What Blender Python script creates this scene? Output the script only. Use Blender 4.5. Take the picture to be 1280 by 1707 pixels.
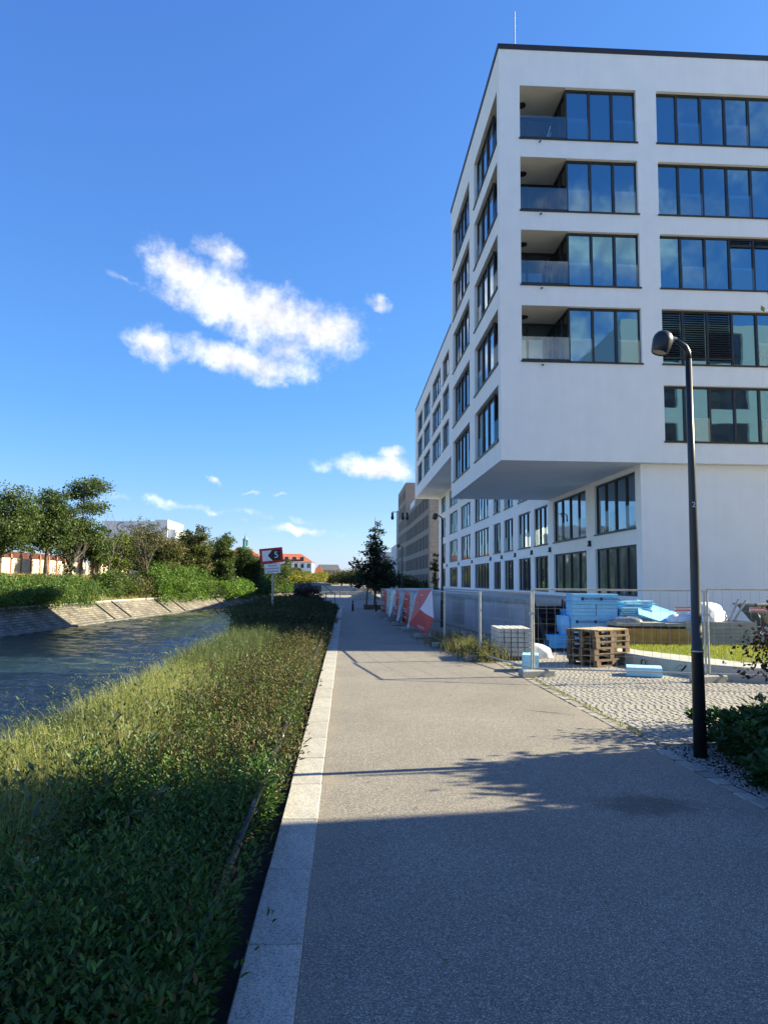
import bpy, math, random
import numpy as np
from mathutils import Vector, Matrix, Euler

for o in list(bpy.data.objects):
    bpy.data.objects.remove(o, do_unlink=True)
SC = bpy.context.scene
COL = SC.collection
RAD = math.radians
random.seed(7)
RNG = np.random.default_rng(11)

# ------------------------------------------------------------------ camera
cam_d = bpy.data.cameras.new('camera')
cam = bpy.data.objects.new('camera', cam_d)
COL.objects.link(cam)
yaw, pitch, roll = RAD(2.92), RAD(5.36), RAD(0.487)
fw = Vector((math.sin(yaw)*math.cos(pitch), math.cos(yaw)*math.cos(pitch), math.sin(pitch)))
rt = Vector((math.cos(yaw), -math.sin(yaw), 0))
up = rt.cross(fw)
rt2 = rt*math.cos(roll) + up*math.sin(roll)
up2 = up*math.cos(roll) - rt*math.sin(roll)
M = Matrix((rt2, up2, -fw)).transposed().to_4x4()
M.translation = (0, 0, 1.85)
cam.matrix_world = M
cam_d.sensor_fit = 'VERTICAL'
cam_d.sensor_height = 36.0
cam_d.lens = 26.0
cam_d.clip_start = 0.05
cam_d.clip_end = 6000
SC.camera = cam
SC.render.resolution_x, SC.render.resolution_y = 767, 1024

# ------------------------------------------------------------------ light
SUN_AZ, SUN_EL = RAD(9.0), RAD(28.5)          # azimuth measured from +X towards +Y
sd = bpy.data.lights.new('sun', 'SUN')
sd.energy = 5.0
sd.angle = RAD(0.5)
sd.color = (1.0, 0.90, 0.62)
sun = bpy.data.objects.new('sun', sd)
COL.objects.link(sun)
sdir = Vector((math.cos(SUN_EL)*math.cos(SUN_AZ), math.cos(SUN_EL)*math.sin(SUN_AZ), math.sin(SUN_EL)))
sun.rotation_euler = sdir.to_track_quat('Z', 'Y').to_euler()
sun.location = sdir*80
SC.view_settings.view_transform = 'Standard'
SC.view_settings.look = 'None'
SC.view_settings.gamma = 1
SC.view_settings.exposure = 1.7

world = bpy.data.worlds.new('World')
SC.world = world
world.use_nodes = True
nt = world.node_tree
nt.nodes.clear()
def wn(t, **k):
    n = nt.nodes.new(t)
    for a, b in k.items(): setattr(n, a, b)
    return n
WL = nt.links.new
w_out = wn('ShaderNodeOutputWorld')
w_bg = wn('ShaderNodeBackground')
w_bg.inputs['Strength'].default_value = 0.097
WL(w_bg.outputs[0], w_out.inputs['Surface'])
sky = wn('ShaderNodeTexSky', sky_type='NISHITA', sun_disc=False)
sky.sun_elevation = SUN_EL
sky.sun_rotation = RAD(90) - SUN_AZ
sky.air_density = 1.0
sky.dust_density = 0.35
sky.ozone_density = 2.2
sky.altitude = 40
w_gam = wn('ShaderNodeHueSaturation')
w_gam.inputs['Saturation'].default_value = 1.0
w_gam.inputs['Value'].default_value = 1.0
# the camera's rendering of a clear sky: deeper blue overhead, highlights at the horizon held back (same curve everywhere)
w_sep = wn('ShaderNodeSeparateColor'); w_cmb = wn('ShaderNodeCombineColor')
WL(sky.outputs[0], w_sep.inputs[0])
for ch, (gain, expo, knee) in enumerate(((.265, .82, .5), (.495, .82, 1.3), (.80, .60, 2.0))):
    pre = wn('ShaderNodeMath', operation='MULTIPLY'); WL(w_sep.outputs[ch], pre.inputs[0]); pre.inputs[1].default_value = .26
    pw = wn('ShaderNodeMath', operation='POWER'); WL(pre.outputs[0], pw.inputs[0]); pw.inputs[1].default_value = expo
    ph = wn('ShaderNodeMath', operation='POWER'); WL(pre.outputs[0], ph.inputs[0]); ph.inputs[1].default_value = 1.3
    ps = wn('ShaderNodeMath', operation='MULTIPLY'); WL(ph.outputs[0], ps.inputs[0]); ps.inputs[1].default_value = knee**(expo-1.3)
    gt_ = wn('ShaderNodeMath', operation='GREATER_THAN'); WL(pre.outputs[0], gt_.inputs[0]); gt_.inputs[1].default_value = knee
    sel = wn('ShaderNodeMix', data_type='FLOAT'); WL(gt_.outputs[0], sel.inputs['Factor']); WL(pw.outputs[0], sel.inputs[2]); WL(ps.outputs[0], sel.inputs[3])
    po = wn('ShaderNodeMath', operation='MULTIPLY'); WL(sel.outputs[0], po.inputs[0]); po.inputs[1].default_value = gain/.26
    WL(po.outputs[0], w_cmb.inputs[ch])
WL(w_cmb.outputs[0], w_gam.inputs['Color'])
w_tc = wn('ShaderNodeTexCoord')
def wmath(op, a, b=None, c=None, clamp=False):
    n = wn('ShaderNodeMath', operation=op, use_clamp=clamp)
    for i, v in enumerate((a, b, c)):
        if v is None: continue
        if isinstance(v, (int, float)): n.inputs[i].default_value = v
        else: WL(v, n.inputs[i])
    return n.outputs[0]
def wnoise(vec, scale, detail, rough=0.55):
    n = wn('ShaderNodeTexNoise')
    n.inputs['Scale'].default_value = scale
    n.inputs['Detail'].default_value = detail
    n.inputs['Roughness'].default_value = rough
    WL(vec, n.inputs['Vector'])
    return n
GEN = w_tc.outputs['Generated']
wd = wnoise(GEN, 22.0, 5.0)
wsub = wn('ShaderNodeVectorMath', operation='SUBTRACT'); WL(wd.outputs['Color'], wsub.inputs[0]); wsub.inputs[1].default_value = (.5, .5, .5)
wsc = wn('ShaderNodeVectorMath', operation='SCALE'); WL(wsub.outputs[0], wsc.inputs[0]); wsc.inputs['Scale'].default_value = 0.045
wad = wn('ShaderNodeVectorMath', operation='ADD'); WL(GEN, wad.inputs[0]); WL(wsc.outputs[0], wad.inputs[1])
# each cloud: unit direction, tangent frame (euler), angular half sizes, thickness
CLOUDS = [
 (-0.1246, 0.9295, 0.3471, -1.2001, 0.2901, 0.244, 0.1156, 0.0385, 1),
 (-0.2105, 0.8993, 0.3833, -1.1379, 0.4186, 0.4156, 0.0485, 0.0261, 1),
 (-0.0481, 0.944, 0.3264, -1.2369, 0.0898, 0.082, 0.0706, 0.0376, 1),
 (-0.1408, 0.948, 0.2852, -1.277, 0.1726, 0.1994, 0.0936, 0.0203, 1),
 (-0.2464, 0.9233, 0.2945, -1.2621, 0.2484, 0.3391, 0.0341, 0.0197, 1),
 (-0.1596, 0.9004, 0.4047, -1.1119, 0.4186, 0.3737, 0.0375, 0.0195, 0.55),
 (-0.2711, 0.8908, 0.3647, -1.1668, 0.3822, 0.4536, 0.0294, 0.0066, 0.5),
 (0.0374, 0.932, 0.3606, -1.201, 0.0671, -0.0141, 0.0175, 0.0095, 0.7),
 (0.0337, 0.9876, 0.1531, -1.4166, 0.0752, -0.0224, 0.0600, 0.0150, 1),
 (0.0592, 0.9835, 0.1709, -1.3991, -0.0068, -0.0613, 0.0178, 0.0073, 0.8),
 (-0.1721, 0.9771, 0.125, -1.4283, 0.4948, 0.2423, 0.0103, 0.0047, 0.8),
 (-0.1258, 0.9855, 0.1139, -1.4554, 0.1472, 0.1439, 0.0128, 0.004, 0.7),
 (-0.0928, 0.9891, 0.114, -1.4565, -0.025, 0.0906, 0.0112, 0.0048, 0.8),
 (-0.0619, 0.9959, 0.0666, -1.504, 0.0715, 0.0669, 0.0685, 0.0064, 0.5),
 (-0.2167, 0.9717, 0.0944, -1.476, 0.0733, 0.2263, 0.1798, 0.0055, 0.35),
]
def frame_euler(d, a):
    d = Vector(d).normalized()
    e1 = d.cross(Vector((0, 0, 1))).normalized()
    e2 = e1.cross(d)
    x = e1*math.cos(a) + e2*math.sin(a)
    y = d.cross(x)
    return Matrix((x, y, d)).transposed().to_euler()
for d, a, rx, ry, s in [((.33, -.85, .42), .2, .12, .05, .9), ((.2, -.9, .3), -.1, .16, .05, .9), ((-.6, .6, .45), .1, .2, .07, .8),
                        ((-.75, .45, .22), 0, .3, .05, .9), ((-.8, -.4, .4), .3, .25, .09, 1), ((.6, -.7, .5), .2, .2, .06, .8),
                        ((-.3, -.8, .6), .2, .2, .08, .9), ((-.55, .78, .16), 0, .12, .025, .9)]:
    v = Vector(d).normalized(); e = frame_euler(d, a)
    CLOUDS.append((v.x, v.y, v.z, e.x, e.y, e.z, rx, ry, s))
CLOUDS.append((-0.075, 0.950, 0.303, -1.255, .12, .11, .085, .032, .62))
msk = None
for c in CLOUDS:
    mp = wn('ShaderNodeMapping', vector_type='TEXTURE')
    mp.inputs['Location'].default_value = c[0:3]
    mp.inputs['Rotation'].default_value = c[3:6]
    mp.inputs['Scale'].default_value = (c[6]*1.42, c[7]*1.42, 0.5)
    WL(wad.outputs[0], mp.inputs['Vector'])
    ln = wn('ShaderNodeVectorMath', operation='LENGTH'); WL(mp.outputs[0], ln.inputs[0])
    m = wmath('MULTIPLY', wmath('SUBTRACT', 1.0, ln.outputs['Value'], clamp=True), c[8])
    msk = m if msk is None else wmath('MAXIMUM', msk, m)
n1 = wnoise(GEN, 21.0, 11.0, 0.66)
dens = wmath('ADD', msk, wmath('MULTIPLY', wmath('SUBTRACT', n1.outputs['Fac'], 0.5), 1.55))
gate = wmath('MULTIPLY', msk, 6.0, clamp=True)
mr = wn('ShaderNodeMapRange', interpolation_type='SMOOTHSTEP')
WL(dens, mr.inputs['Value']); mr.inputs['From Min'].default_value = 0.08; mr.inputs['From Max'].default_value = 0.95
alpha = wmath('MULTIPLY', mr.outputs[0], gate, clamp=True)
# self shading: denser towards the sun means darker
wo = wn('ShaderNodeVectorMath', operation='ADD'); WL(GEN, wo.inputs[0]); wo.inputs[1].default_value = (sdir*0.02)[:]
n2 = wnoise(wo.outputs[0], 20.0, 5.0, 0.6)
shade = wmath('ADD', 0.86, wmath('MULTIPLY', wmath('SUBTRACT', n1.outputs['Fac'], n2.outputs['Fac']), 0.9))
shade = wmath('SUBTRACT', shade, wmath('MULTIPLY', dens, 0.20))
ccol = wn('ShaderNodeCombineColor')
WL(wmath('MULTIPLY', shade, 4.75), ccol.inputs[0]); WL(wmath('MULTIPLY', shade, 4.8), ccol.inputs[1]); WL(wmath('MULTIPLY', shade, 4.95), ccol.inputs[2])
wmix = wn('ShaderNodeMix', data_type='RGBA')
WL(alpha, wmix.inputs['Factor']); WL(w_gam.outputs[0], wmix.inputs[6]); WL(ccol.outputs[0], wmix.inputs[7])
WL(wmix.outputs[2], w_bg.inputs['Color'])

# ------------------------------------------------------------------ materials
def new_mat(name):
    m = bpy.data.materials.new(name); m.use_nodes = True
    t = m.node_tree; b = t.nodes['Principled BSDF']
    return m, t, b
def pm(name, c1, c2=None, scale=6.0, rough=0.7, bump=0.0, bscale=60.0, metal=0.0, spec=0.4, detail=6.0, lo=0.35, hi=0.65, rnd=0.0):
    """principled with two-tone noise, fine relief and a little per-object variation"""
    m, t, b = new_mat(name)
    b.inputs['Roughness'].default_value = rough
    b.inputs['Metallic'].default_value = metal
    b.inputs['Specular IOR Level'].default_value = spec
    tc = t.nodes.new('ShaderNodeTexCoord')
    if c2 is None: c2 = tuple(v*0.82 for v in c1)
    n = t.nodes.new('ShaderNodeTexNoise'); n.inputs['Scale'].default_value = scale; n.inputs['Detail'].default_value = detail
    t.links.new(tc.outputs['Object'], n.inputs['Vector'])
    r = t.nodes.new('ShaderNodeMapRange'); r.inputs[1].default_value = lo; r.inputs[2].default_value = hi
    t.links.new(n.outputs['Fac'], r.inputs[0])
    mx = t.nodes.new('ShaderNodeMix'); mx.data_type = 'RGBA'
    mx.inputs[6].default_value = (*c1, 1); mx.inputs[7].default_value = (*c2, 1)
    t.links.new(r.outputs[0], mx.inputs['Factor'])
    last = mx.outputs[2]
    if rnd:
        oi = t.nodes.new('ShaderNodeObjectInfo'); hs = t.nodes.new('ShaderNodeHueSaturation')
        rr = t.nodes.new('ShaderNodeMapRange'); rr.inputs[3].default_value = 1-rnd; rr.inputs[4].default_value = 1+rnd
        t.links.new(oi.outputs['Random'], rr.inputs[0]); t.links.new(rr.outputs[0], hs.inputs['Value']); t.links.new(last, hs.inputs['Color'])
        last = hs.outputs[0]
    t.links.new(last, b.inputs['Base Color'])
    if bump:
        n2 = t.nodes.new('ShaderNodeTexNoise'); n2.inputs['Scale'].default_value = bscale; n2.inputs['Detail'].default_value = 4
        t.links.new(tc.outputs['Object'], n2.inputs['Vector'])
        bp = t.nodes.new('ShaderNodeBump'); bp.inputs['Strength'].default_value = bump; bp.inputs['Distance'].default_value = 0.02
        t.links.new(n2.outputs['Fac'], bp.inputs['Height']); t.links.new(bp.outputs[0], b.inputs['Normal'])
    return m
def leaf_mat(name, trans=0.35, rough=0.55, spec=0.3):
    """foliage: colour from the per-leaf attribute, part of the light goes through"""
    m, t, b = new_mat(name)
    at = t.nodes.new('ShaderNodeAttribute'); at.attribute_name = 'tint'
    t.links.new(at.outputs['Color'], b.inputs['Base Color'])
    b.inputs['Roughness'].default_value = rough; b.inputs['Specular IOR Level'].default_value = spec
    tr = t.nodes.new('ShaderNodeBsdfTranslucent')
    hs = t.nodes.new('ShaderNodeHueSaturation'); hs.inputs['Hue'].default_value = .485; hs.inputs['Saturation'].default_value = 1.1; hs.inputs['Value'].default_value = 1.5
    t.links.new(at.outputs['Color'], hs.inputs['Color']); t.links.new(hs.outputs[0], tr.inputs['Color'])
    ms = t.nodes.new('ShaderNodeMixShader'); ms.inputs[0].default_value = trans
    t.links.new(b.outputs[0], ms.inputs[1]); t.links.new(tr.outputs[0], ms.inputs[2])
    t.links.new(ms.outputs[0], t.nodes['Material Output'].inputs['Surface'])
    return m
def glass_mat(name, dark, tint, fac, rough=0.015, wob=0.0):
    """coated window pane over a dark room"""
    m, t, b = new_mat(name)
    b.inputs['Base Color'].default_value = (*dark, 1); b.inputs['Roughness'].default_value = .4
    g = t.nodes.new('ShaderNodeBsdfGlossy'); g.inputs['Color'].default_value = (*tint, 1); g.inputs['Roughness'].default_value = rough
    l2 = t.nodes.new('ShaderNodeLayerWeight'); l2.inputs['Blend'].default_value = 0.5
    pw = t.nodes.new('ShaderNodeMath'); pw.operation = 'POWER'; pw.inputs[1].default_value = 2.2; t.links.new(l2.outputs['Facing'], pw.inputs[0])
    gc = t.nodes.new('ShaderNodeMix'); gc.data_type = 'RGBA'; gc.inputs[6].default_value = (*tint, 1); gc.inputs[7].default_value = (.92, .95, .97, 1)
    t.links.new(pw.outputs[0], gc.inputs['Factor']); t.links.new(gc.outputs[2], g.inputs['Color'])
    lw = t.nodes.new('ShaderNodeLayerWeight'); lw.inputs['Blend'].default_value = 0.35
    r = t.nodes.new('ShaderNodeMapRange'); r.inputs[3].default_value = fac; r.inputs[4].default_value = 1.0
    t.links.new(lw.outputs['Fresnel'], r.inputs[0])
    ms = t.nodes.new('ShaderNodeMixShader')
    t.links.new(r.outputs[0], ms.inputs[0]); t.links.new(b.outputs[0], ms.inputs[1]); t.links.new(g.outputs[0], ms.inputs[2])
    t.links.new(ms.outputs[0], t.nodes['Material Output'].inputs['Surface'])
    tc = t.nodes.new('ShaderNodeTexCoord'); n = t.nodes.new('ShaderNodeTexNoise'); n.inputs['Scale'].default_value = .9; n.inputs['Detail'].default_value = 1
    t.links.new(tc.outputs['Object'], n.inputs['Vector'])
    bp = t.nodes.new('ShaderNodeBump'); bp.inputs['Strength'].default_value = .03 + wob; bp.inputs['Distance'].default_value = .1
    t.links.new(n.outputs['Fac'], bp.inputs['Height']); t.links.new(bp.outputs[0], g.inputs['Normal'])
    return m
def clear_mat(name, tint, gl=0.18, trans_col=(.9, .95, .95)):
    m, t, b = new_mat(name)
    tp = t.nodes.new('ShaderNodeBsdfTransparent'); tp.inputs[0].default_value = (*trans_col, 1)
    g = t.nodes.new('ShaderNodeBsdfGlossy'); g.inputs['Color'].default_value = (*tint, 1); g.inputs['Roughness'].default_value = 0.02
    ms = t.nodes.new('ShaderNodeMixShader'); ms.inputs[0].default_value = gl
    t.links.new(tp.outputs[0], ms.inputs[1]); t.links.new(g.outputs[0], ms.inputs[2])
    t.links.new(ms.outputs[0], t.nodes['Material Output'].inputs['Surface'])
    return m

MT = {}
MT['plaster'] = pm('white_plaster', (.88, .875, .855), (.84, .838, .82), 1.3, .85, .25, 90, spec=.2)
def streaks(m, amount):
    t = m.node_tree; b = t.nodes['Principled BSDF']; src = b.inputs['Base Color'].links[0].from_socket
    tc = t.nodes.new('ShaderNodeTexCoord'); mp = t.nodes.new('ShaderNodeMapping'); mp.inputs['Scale'].default_value = (2.6, 2.6, .16)
    n = t.nodes.new('ShaderNodeTexNoise'); n.inputs['Scale'].default_value = 1.6; n.inputs['Detail'].default_value = 7; n.inputs['Roughness'].default_value = .65
    t.links.new(tc.outputs['Object'], mp.inputs['Vector']); t.links.new(mp.outputs[0], n.inputs['Vector'])
    r = t.nodes.new('ShaderNodeMapRange'); r.inputs[1].default_value = .38; r.inputs[2].default_value = .72; r.inputs[3].default_value = 1.0; r.inputs[4].default_value = 1-amount
    h = t.nodes.new('ShaderNodeHueSaturation'); t.links.new(n.outputs['Fac'], r.inputs[0]); t.links.new(r.outputs[0], h.inputs['Value']); t.links.new(src, h.inputs['Color']); t.links.new(h.outputs[0], b.inputs['Base Color'])
streaks(MT['plaster'], .035)
MT['frame'] = pm('anthracite_metal', (.022, .020, .021), (.028, .026, .027), 3, .45, spec=.5)
MT['glass'] = glass_mat('window_glass', (.004, .016, .022), (.22, .47, .60), .52)
MT['glass2'] = glass_mat('loggia_glass', (.004, .010, .012), (.30, .42, .45), .30)
MT['film'] = glass_mat('filmed_glass', (.010, .030, .040), (.35, .55, .62), .28, .10, .35)
MT['rail_glass'] = clear_mat('balustrade_glass', (.75, .85, .9), .10)
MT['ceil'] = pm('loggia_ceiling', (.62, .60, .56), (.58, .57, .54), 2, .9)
MT['asphalt'] = None
MT['granite'] = None
MT['soil'] = pm('soil', (.055, .042, .032), (.03, .023, .018), 9, .95, 1.0, 30)
MT['dirt'] = pm('ground_dirt', (.34, .30, .24), (.25, .225, .18), 1.2, .95, .6, 20)
MT['concrete'] = pm('concrete', (.42, .41, .38), (.33, .325, .30), 2.5, .85, .3, 40)
MT['concrete_d'] = pm('concrete_grey', (.36, .35, .33), (.27, .265, .25), 2, .85, .3, 40)
MT['concrete_t'] = pm('terrace_concrete', (.58, .565, .53), (.46, .45, .42), 1.2, .85, .2, 30)
MT['concrete_w'] = pm('wet_toe_stone', (.17, .16, .14), (.10, .095, .085), 1.5, .8, .5, 8)
MT['lampblack'] = pm('lamp_paint', (.012, .013, .015), (.016, .017, .019), 8, .38, .05, 200, spec=.5)
MT['galv'] = pm('galvanised_steel', (.44, .45, .44), (.33, .34, .34), 12, .45, metal=.5)
MT['wood'] = pm('pallet_wood', (.155, .105, .068), (.09, .06, .038), 14, .85, .4, 60, rnd=.25)
MT['wood_l'] = pm('pallet_top_wood', (.44, .34, .22), (.33, .25, .16), 10, .8, .3, 60)
MT['ply'] = pm('yellow_plywood', (.43, .25, .075), (.30, .16, .045), 4, .6, .1, 40)
MT['board'] = pm('grey_boards', (.33, .32, .30), (.25, .245, .23), 3, .8, .2, 60)
MT['xps'] = pm('blue_foam', (.20, .52, .82), (.17, .46, .76), 4, .55, .1, 80, rnd=.08)
MT['xps_l'] = pm('pale_blue_foam', (.34, .66, .82), (.29, .60, .77), 5, .6, .1, 80)
MT['xps_d'] = pm('deep_blue_foam', (.06, .32, .66), (.05, .27, .60), 4, .55)
MT['ink'] = pm('print_ink', (.012, .03, .14), (.015, .035, .15), 3, .6)
MT['black'] = pm('black_plastic', (.012, .012, .013), (.018, .018, .019), 5, .5)
MT['red'] = pm('red_banner', (.52, .045, .042), (.45, .036, .035), 2, .55, .15, 12)
MT['banner_w'] = pm('banner_back', (.66, .63, .70), (.60, .58, .66), 2, .6, .1, 12)
MT['signred'] = pm('sign_red', (.58, .014, .030), (.38, .009, .02), 4, .45)
MT['signwhite'] = pm('sign_white', (.80, .81, .82), (.74, .75, .76), 4, .5)
MT['bag'] = pm('white_sack', (.68, .70, .75), (.58, .60, .66), 6, .6, .5, 9)
MT['stoneblk'] = pm('paving_block', (.52, .51, .47), (.44, .43, .40), 9, .85, .3, 60, rnd=.06)
MT['gsteel'] = pm('grey_post', (.30, .31, .31), None, 8, .5, metal=.5)
MT['bark'] = pm('bark', (.16, .12, .085), (.085, .062, .045), 7, .95, .8, 18)
MT['bark_m'] = pm('grey_bark', (.20, .17, .14), (.12, .10, .08), 6, .9)
MT['bark_l'] = pm('pale_bark', (.36, .31, .25), (.22, .19, .15), 6, .9, .6, 18)
MT['sett'] = pm('granite_sett', (.31, .285, .25), (.22, .205, .182), 25, .8, .4, 90, rnd=.2)
MT['pebble'] = pm('pebble', (.33, .32, .31), (.17, .17, .175), 28, .75)
MT['brickred'] = pm('brick_pier', (.46, .20, .12), (.34, .14, .08), 6, .9)
MT['rendered'] = pm('old_render', (.66, .58, .45), (.50, .43, .33), 1.2, .9, .2, 10)
MT['rooftile'] = pm('clay_tiles', (.42, .115, .055), (.32, .085, .04), 1.0, .85)
MT['copper'] = pm('green_copper', (.16, .36, .30), (.11, .27, .23), 2, .7)
MT['slate'] = pm('slate_roof', (.10, .105, .11), (.075, .08, .085), .6, .8)
MT['brickbeige'] = pm('grey_brown_brick', (.38, .32, .255), (.27, .225, .185), 3.5, .9, .5, 12, detail=8)
MT['darkwin'] = pm('dark_glazing', (.012, .013, .015), (.018, .019, .022), .8, .95, spec=.02)
MT['farwin'] = glass_mat('far_window', (.01, .014, .018), (.25, .32, .38), .25)
MT['paving'] = pm('pale_paving', (.25, .24, .225), (.20, .19, .175), 1.2, .85, .2, 20)
MT['lawn_soil'] = pm('lawn_soil', (.10, .14, .03), (.07, .10, .025), 5, .95)
MT['leaf'] = leaf_mat('tree_leaf', .30)
MT['grassm'] = leaf_mat('grass_blade', .35, .6, .2)
MT['shrubm'] = leaf_mat('shrub_leaf', .28, .5, .28)

def mk_asphalt():
    m, t, b = new_mat('exposed_aggregate')
    tc = t.nodes.new('ShaderNodeTexCoord')
    v = t.nodes.new('ShaderNodeTexVoronoi'); v.inputs['Scale'].default_value = 172
    t.links.new(tc.outputs['Object'], v.inputs['Vector'])
    cr = t.nodes.new('ShaderNodeValToRGB'); e = cr.color_ramp.elements
    e[0].position = .0; e[0].color = (.085, .079, .073, 1); e[1].position = 1; e[1].color = (.52, .465, .39, 1)
    e.new(.45).color = (.170, .155, .137, 1); e.new(.8).color = (.25, .226, .197, 1)
    sp = t.nodes.new('ShaderNodeSeparateColor'); t.links.new(v.outputs['Color'], sp.inputs[0]); t.links.new(sp.outputs[0], cr.inputs[0])
    big = t.nodes.new('ShaderNodeTexNoise'); big.inputs['Scale'].default_value = .55; big.inputs['Detail'].default_value = 7; big.inputs['Roughness'].default_value = .65
    t.links.new(tc.outputs['Object'], big.inputs['Vector'])
    br = t.nodes.new('ShaderNodeMapRange'); br.inputs[1].default_value = .3; br.inputs[2].default_value = .7; br.inputs[3].default_value = .86; br.inputs[4].default_value = 1.10
    t.links.new(big.outputs['Fac'], br.inputs[0])
    hs = t.nodes.new('ShaderNodeHueSaturation'); t.links.new(br.outputs[0], hs.inputs['Value']); t.links.new(cr.outputs[0], hs.inputs['Color'])
    # an old oil stain with a ragged outline
    mp = t.nodes.new('ShaderNodeMapping'); mp.vector_type = 'TEXTURE'; mp.inputs['Location'].default_value = (2.55, 6.28, 0); mp.inputs['Scale'].default_value = (.62, .42, 1)
    nd = t.nodes.new('ShaderNodeTexNoise'); nd.inputs['Scale'].default_value = 5; nd.inputs['Detail'].default_value = 6
    t.links.new(tc.outputs['Object'], nd.inputs['Vector'])
    t.links.new(tc.outputs['Object'], mp.inputs['Vector'])
    ln = t.nodes.new('ShaderNodeVectorMath'); ln.operation = 'LENGTH'; t.links.new(mp.outputs[0], ln.inputs[0])
    ad = t.nodes.new('ShaderNodeMath'); ad.operation = 'ADD'; t.links.new(ln.outputs['Value'], ad.inputs[0]); t.links.new(nd.outputs['Fac'], ad.inputs[1])
    st = t.nodes.new('ShaderNodeMapRange'); st.interpolation_type = 'SMOOTHSTEP'; st.inputs[1].default_value = .75; st.inputs[2].default_value = 1.5; st.inputs[3].default_value = .5; st.inputs[4].default_value = 1
    t.links.new(ad.outputs[0], st.inputs[0])
    h2 = t.nodes.new('ShaderNodeHueSaturation'); t.links.new(st.outputs[0], h2.inputs['Value']); t.links.new(hs.outputs[0], h2.inputs['Color'])
    mp2 = t.nodes.new('ShaderNodeMapping'); mp2.vector_type = 'TEXTURE'; mp2.inputs['Location'].default_value = (2.92, 10.7, 0); mp2.inputs['Rotation'].default_value = (0, 0, -.55); mp2.inputs['Scale'].default_value = (.46, .09, 1)
    t.links.new(tc.outputs['Object'], mp2.inputs['Vector'])
    l2 = t.nodes.new('ShaderNodeVectorMath'); l2.operation = 'LENGTH'; t.links.new(mp2.outputs[0], l2.inputs[0])
    a2 = t.nodes.new('ShaderNodeMath'); a2.operation = 'ADD'; t.links.new(l2.outputs['Value'], a2.inputs[0]); t.links.new(nd.outputs['Fac'], a2.inputs[1])
    s2 = t.nodes.new('ShaderNodeMapRange'); s2.interpolation_type = 'SMOOTHSTEP'; s2.inputs[1].default_value = .7; s2.inputs[2].default_value = 1.4; s2.inputs[3].default_value = .75; s2.inputs[4].default_value = 0; t.links.new(a2.outputs[0], s2.inputs[0])
    m3 = t.nodes.new('ShaderNodeMix'); m3.data_type = 'RGBA'; m3.inputs[7].default_value = (.07, .045, .03, 1); t.links.new(s2.outputs[0], m3.inputs['Factor']); t.links.new(h2.outputs[0], m3.inputs[6])
    sx = t.nodes.new('ShaderNodeSeparateXYZ'); t.links.new(tc.outputs['Object'], sx.inputs[0])
    dx = t.nodes.new('ShaderNodeMath'); dx.operation = 'SUBTRACT'; dx.inputs[1].default_value = 1.63; t.links.new(sx.outputs[0], dx.inputs[0])
    ab = t.nodes.new('ShaderNodeMath'); ab.operation = 'ABSOLUTE'; t.links.new(dx.outputs[0], ab.inputs[0])
    nl = t.nodes.new('ShaderNodeTexNoise'); nl.inputs['Scale'].default_value = 2.2; nl.inputs['Detail'].default_value = 7; t.links.new(tc.outputs['Object'], nl.inputs['Vector'])
    a3 = t.nodes.new('ShaderNodeMath'); a3.operation = 'MULTIPLY_ADD'; a3.inputs[1].default_value = .9; t.links.new(nl.outputs['Fac'], a3.inputs[0]); t.links.new(ab.outputs[0], a3.inputs[2])
    s3 = t.nodes.new('ShaderNodeMapRange'); s3.interpolation_type = 'SMOOTHSTEP'; s3.inputs[1].default_value = 2.0; s3.inputs[2].default_value = 2.5; s3.inputs[3].default_value = 0; s3.inputs[4].default_value = .7; t.links.new(a3.outputs[0], s3.inputs[0])
    m4 = t.nodes.new('ShaderNodeMix'); m4.data_type = 'RGBA'; m4.inputs[7].default_value = (.26, .22, .165, 1); t.links.new(s3.outputs[0], m4.inputs['Factor']); t.links.new(m3.outputs[2], m4.inputs[6])
    t.links.new(m4.outputs[2], b.inputs['Base Color'])
    b.inputs['Roughness'].default_value = .75; b.inputs['Specular IOR Level'].default_value = .35
    bp = t.nodes.new('ShaderNodeBump'); bp.inputs['Strength'].default_value = .6; bp.inputs['Distance'].default_value = .004
    t.links.new(v.outputs['Distance'], bp.inputs['Height']); bp.invert = True; t.links.new(bp.outputs[0], b.inputs['Normal'])
    return m
MT['asphalt'] = mk_asphalt()
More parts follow.
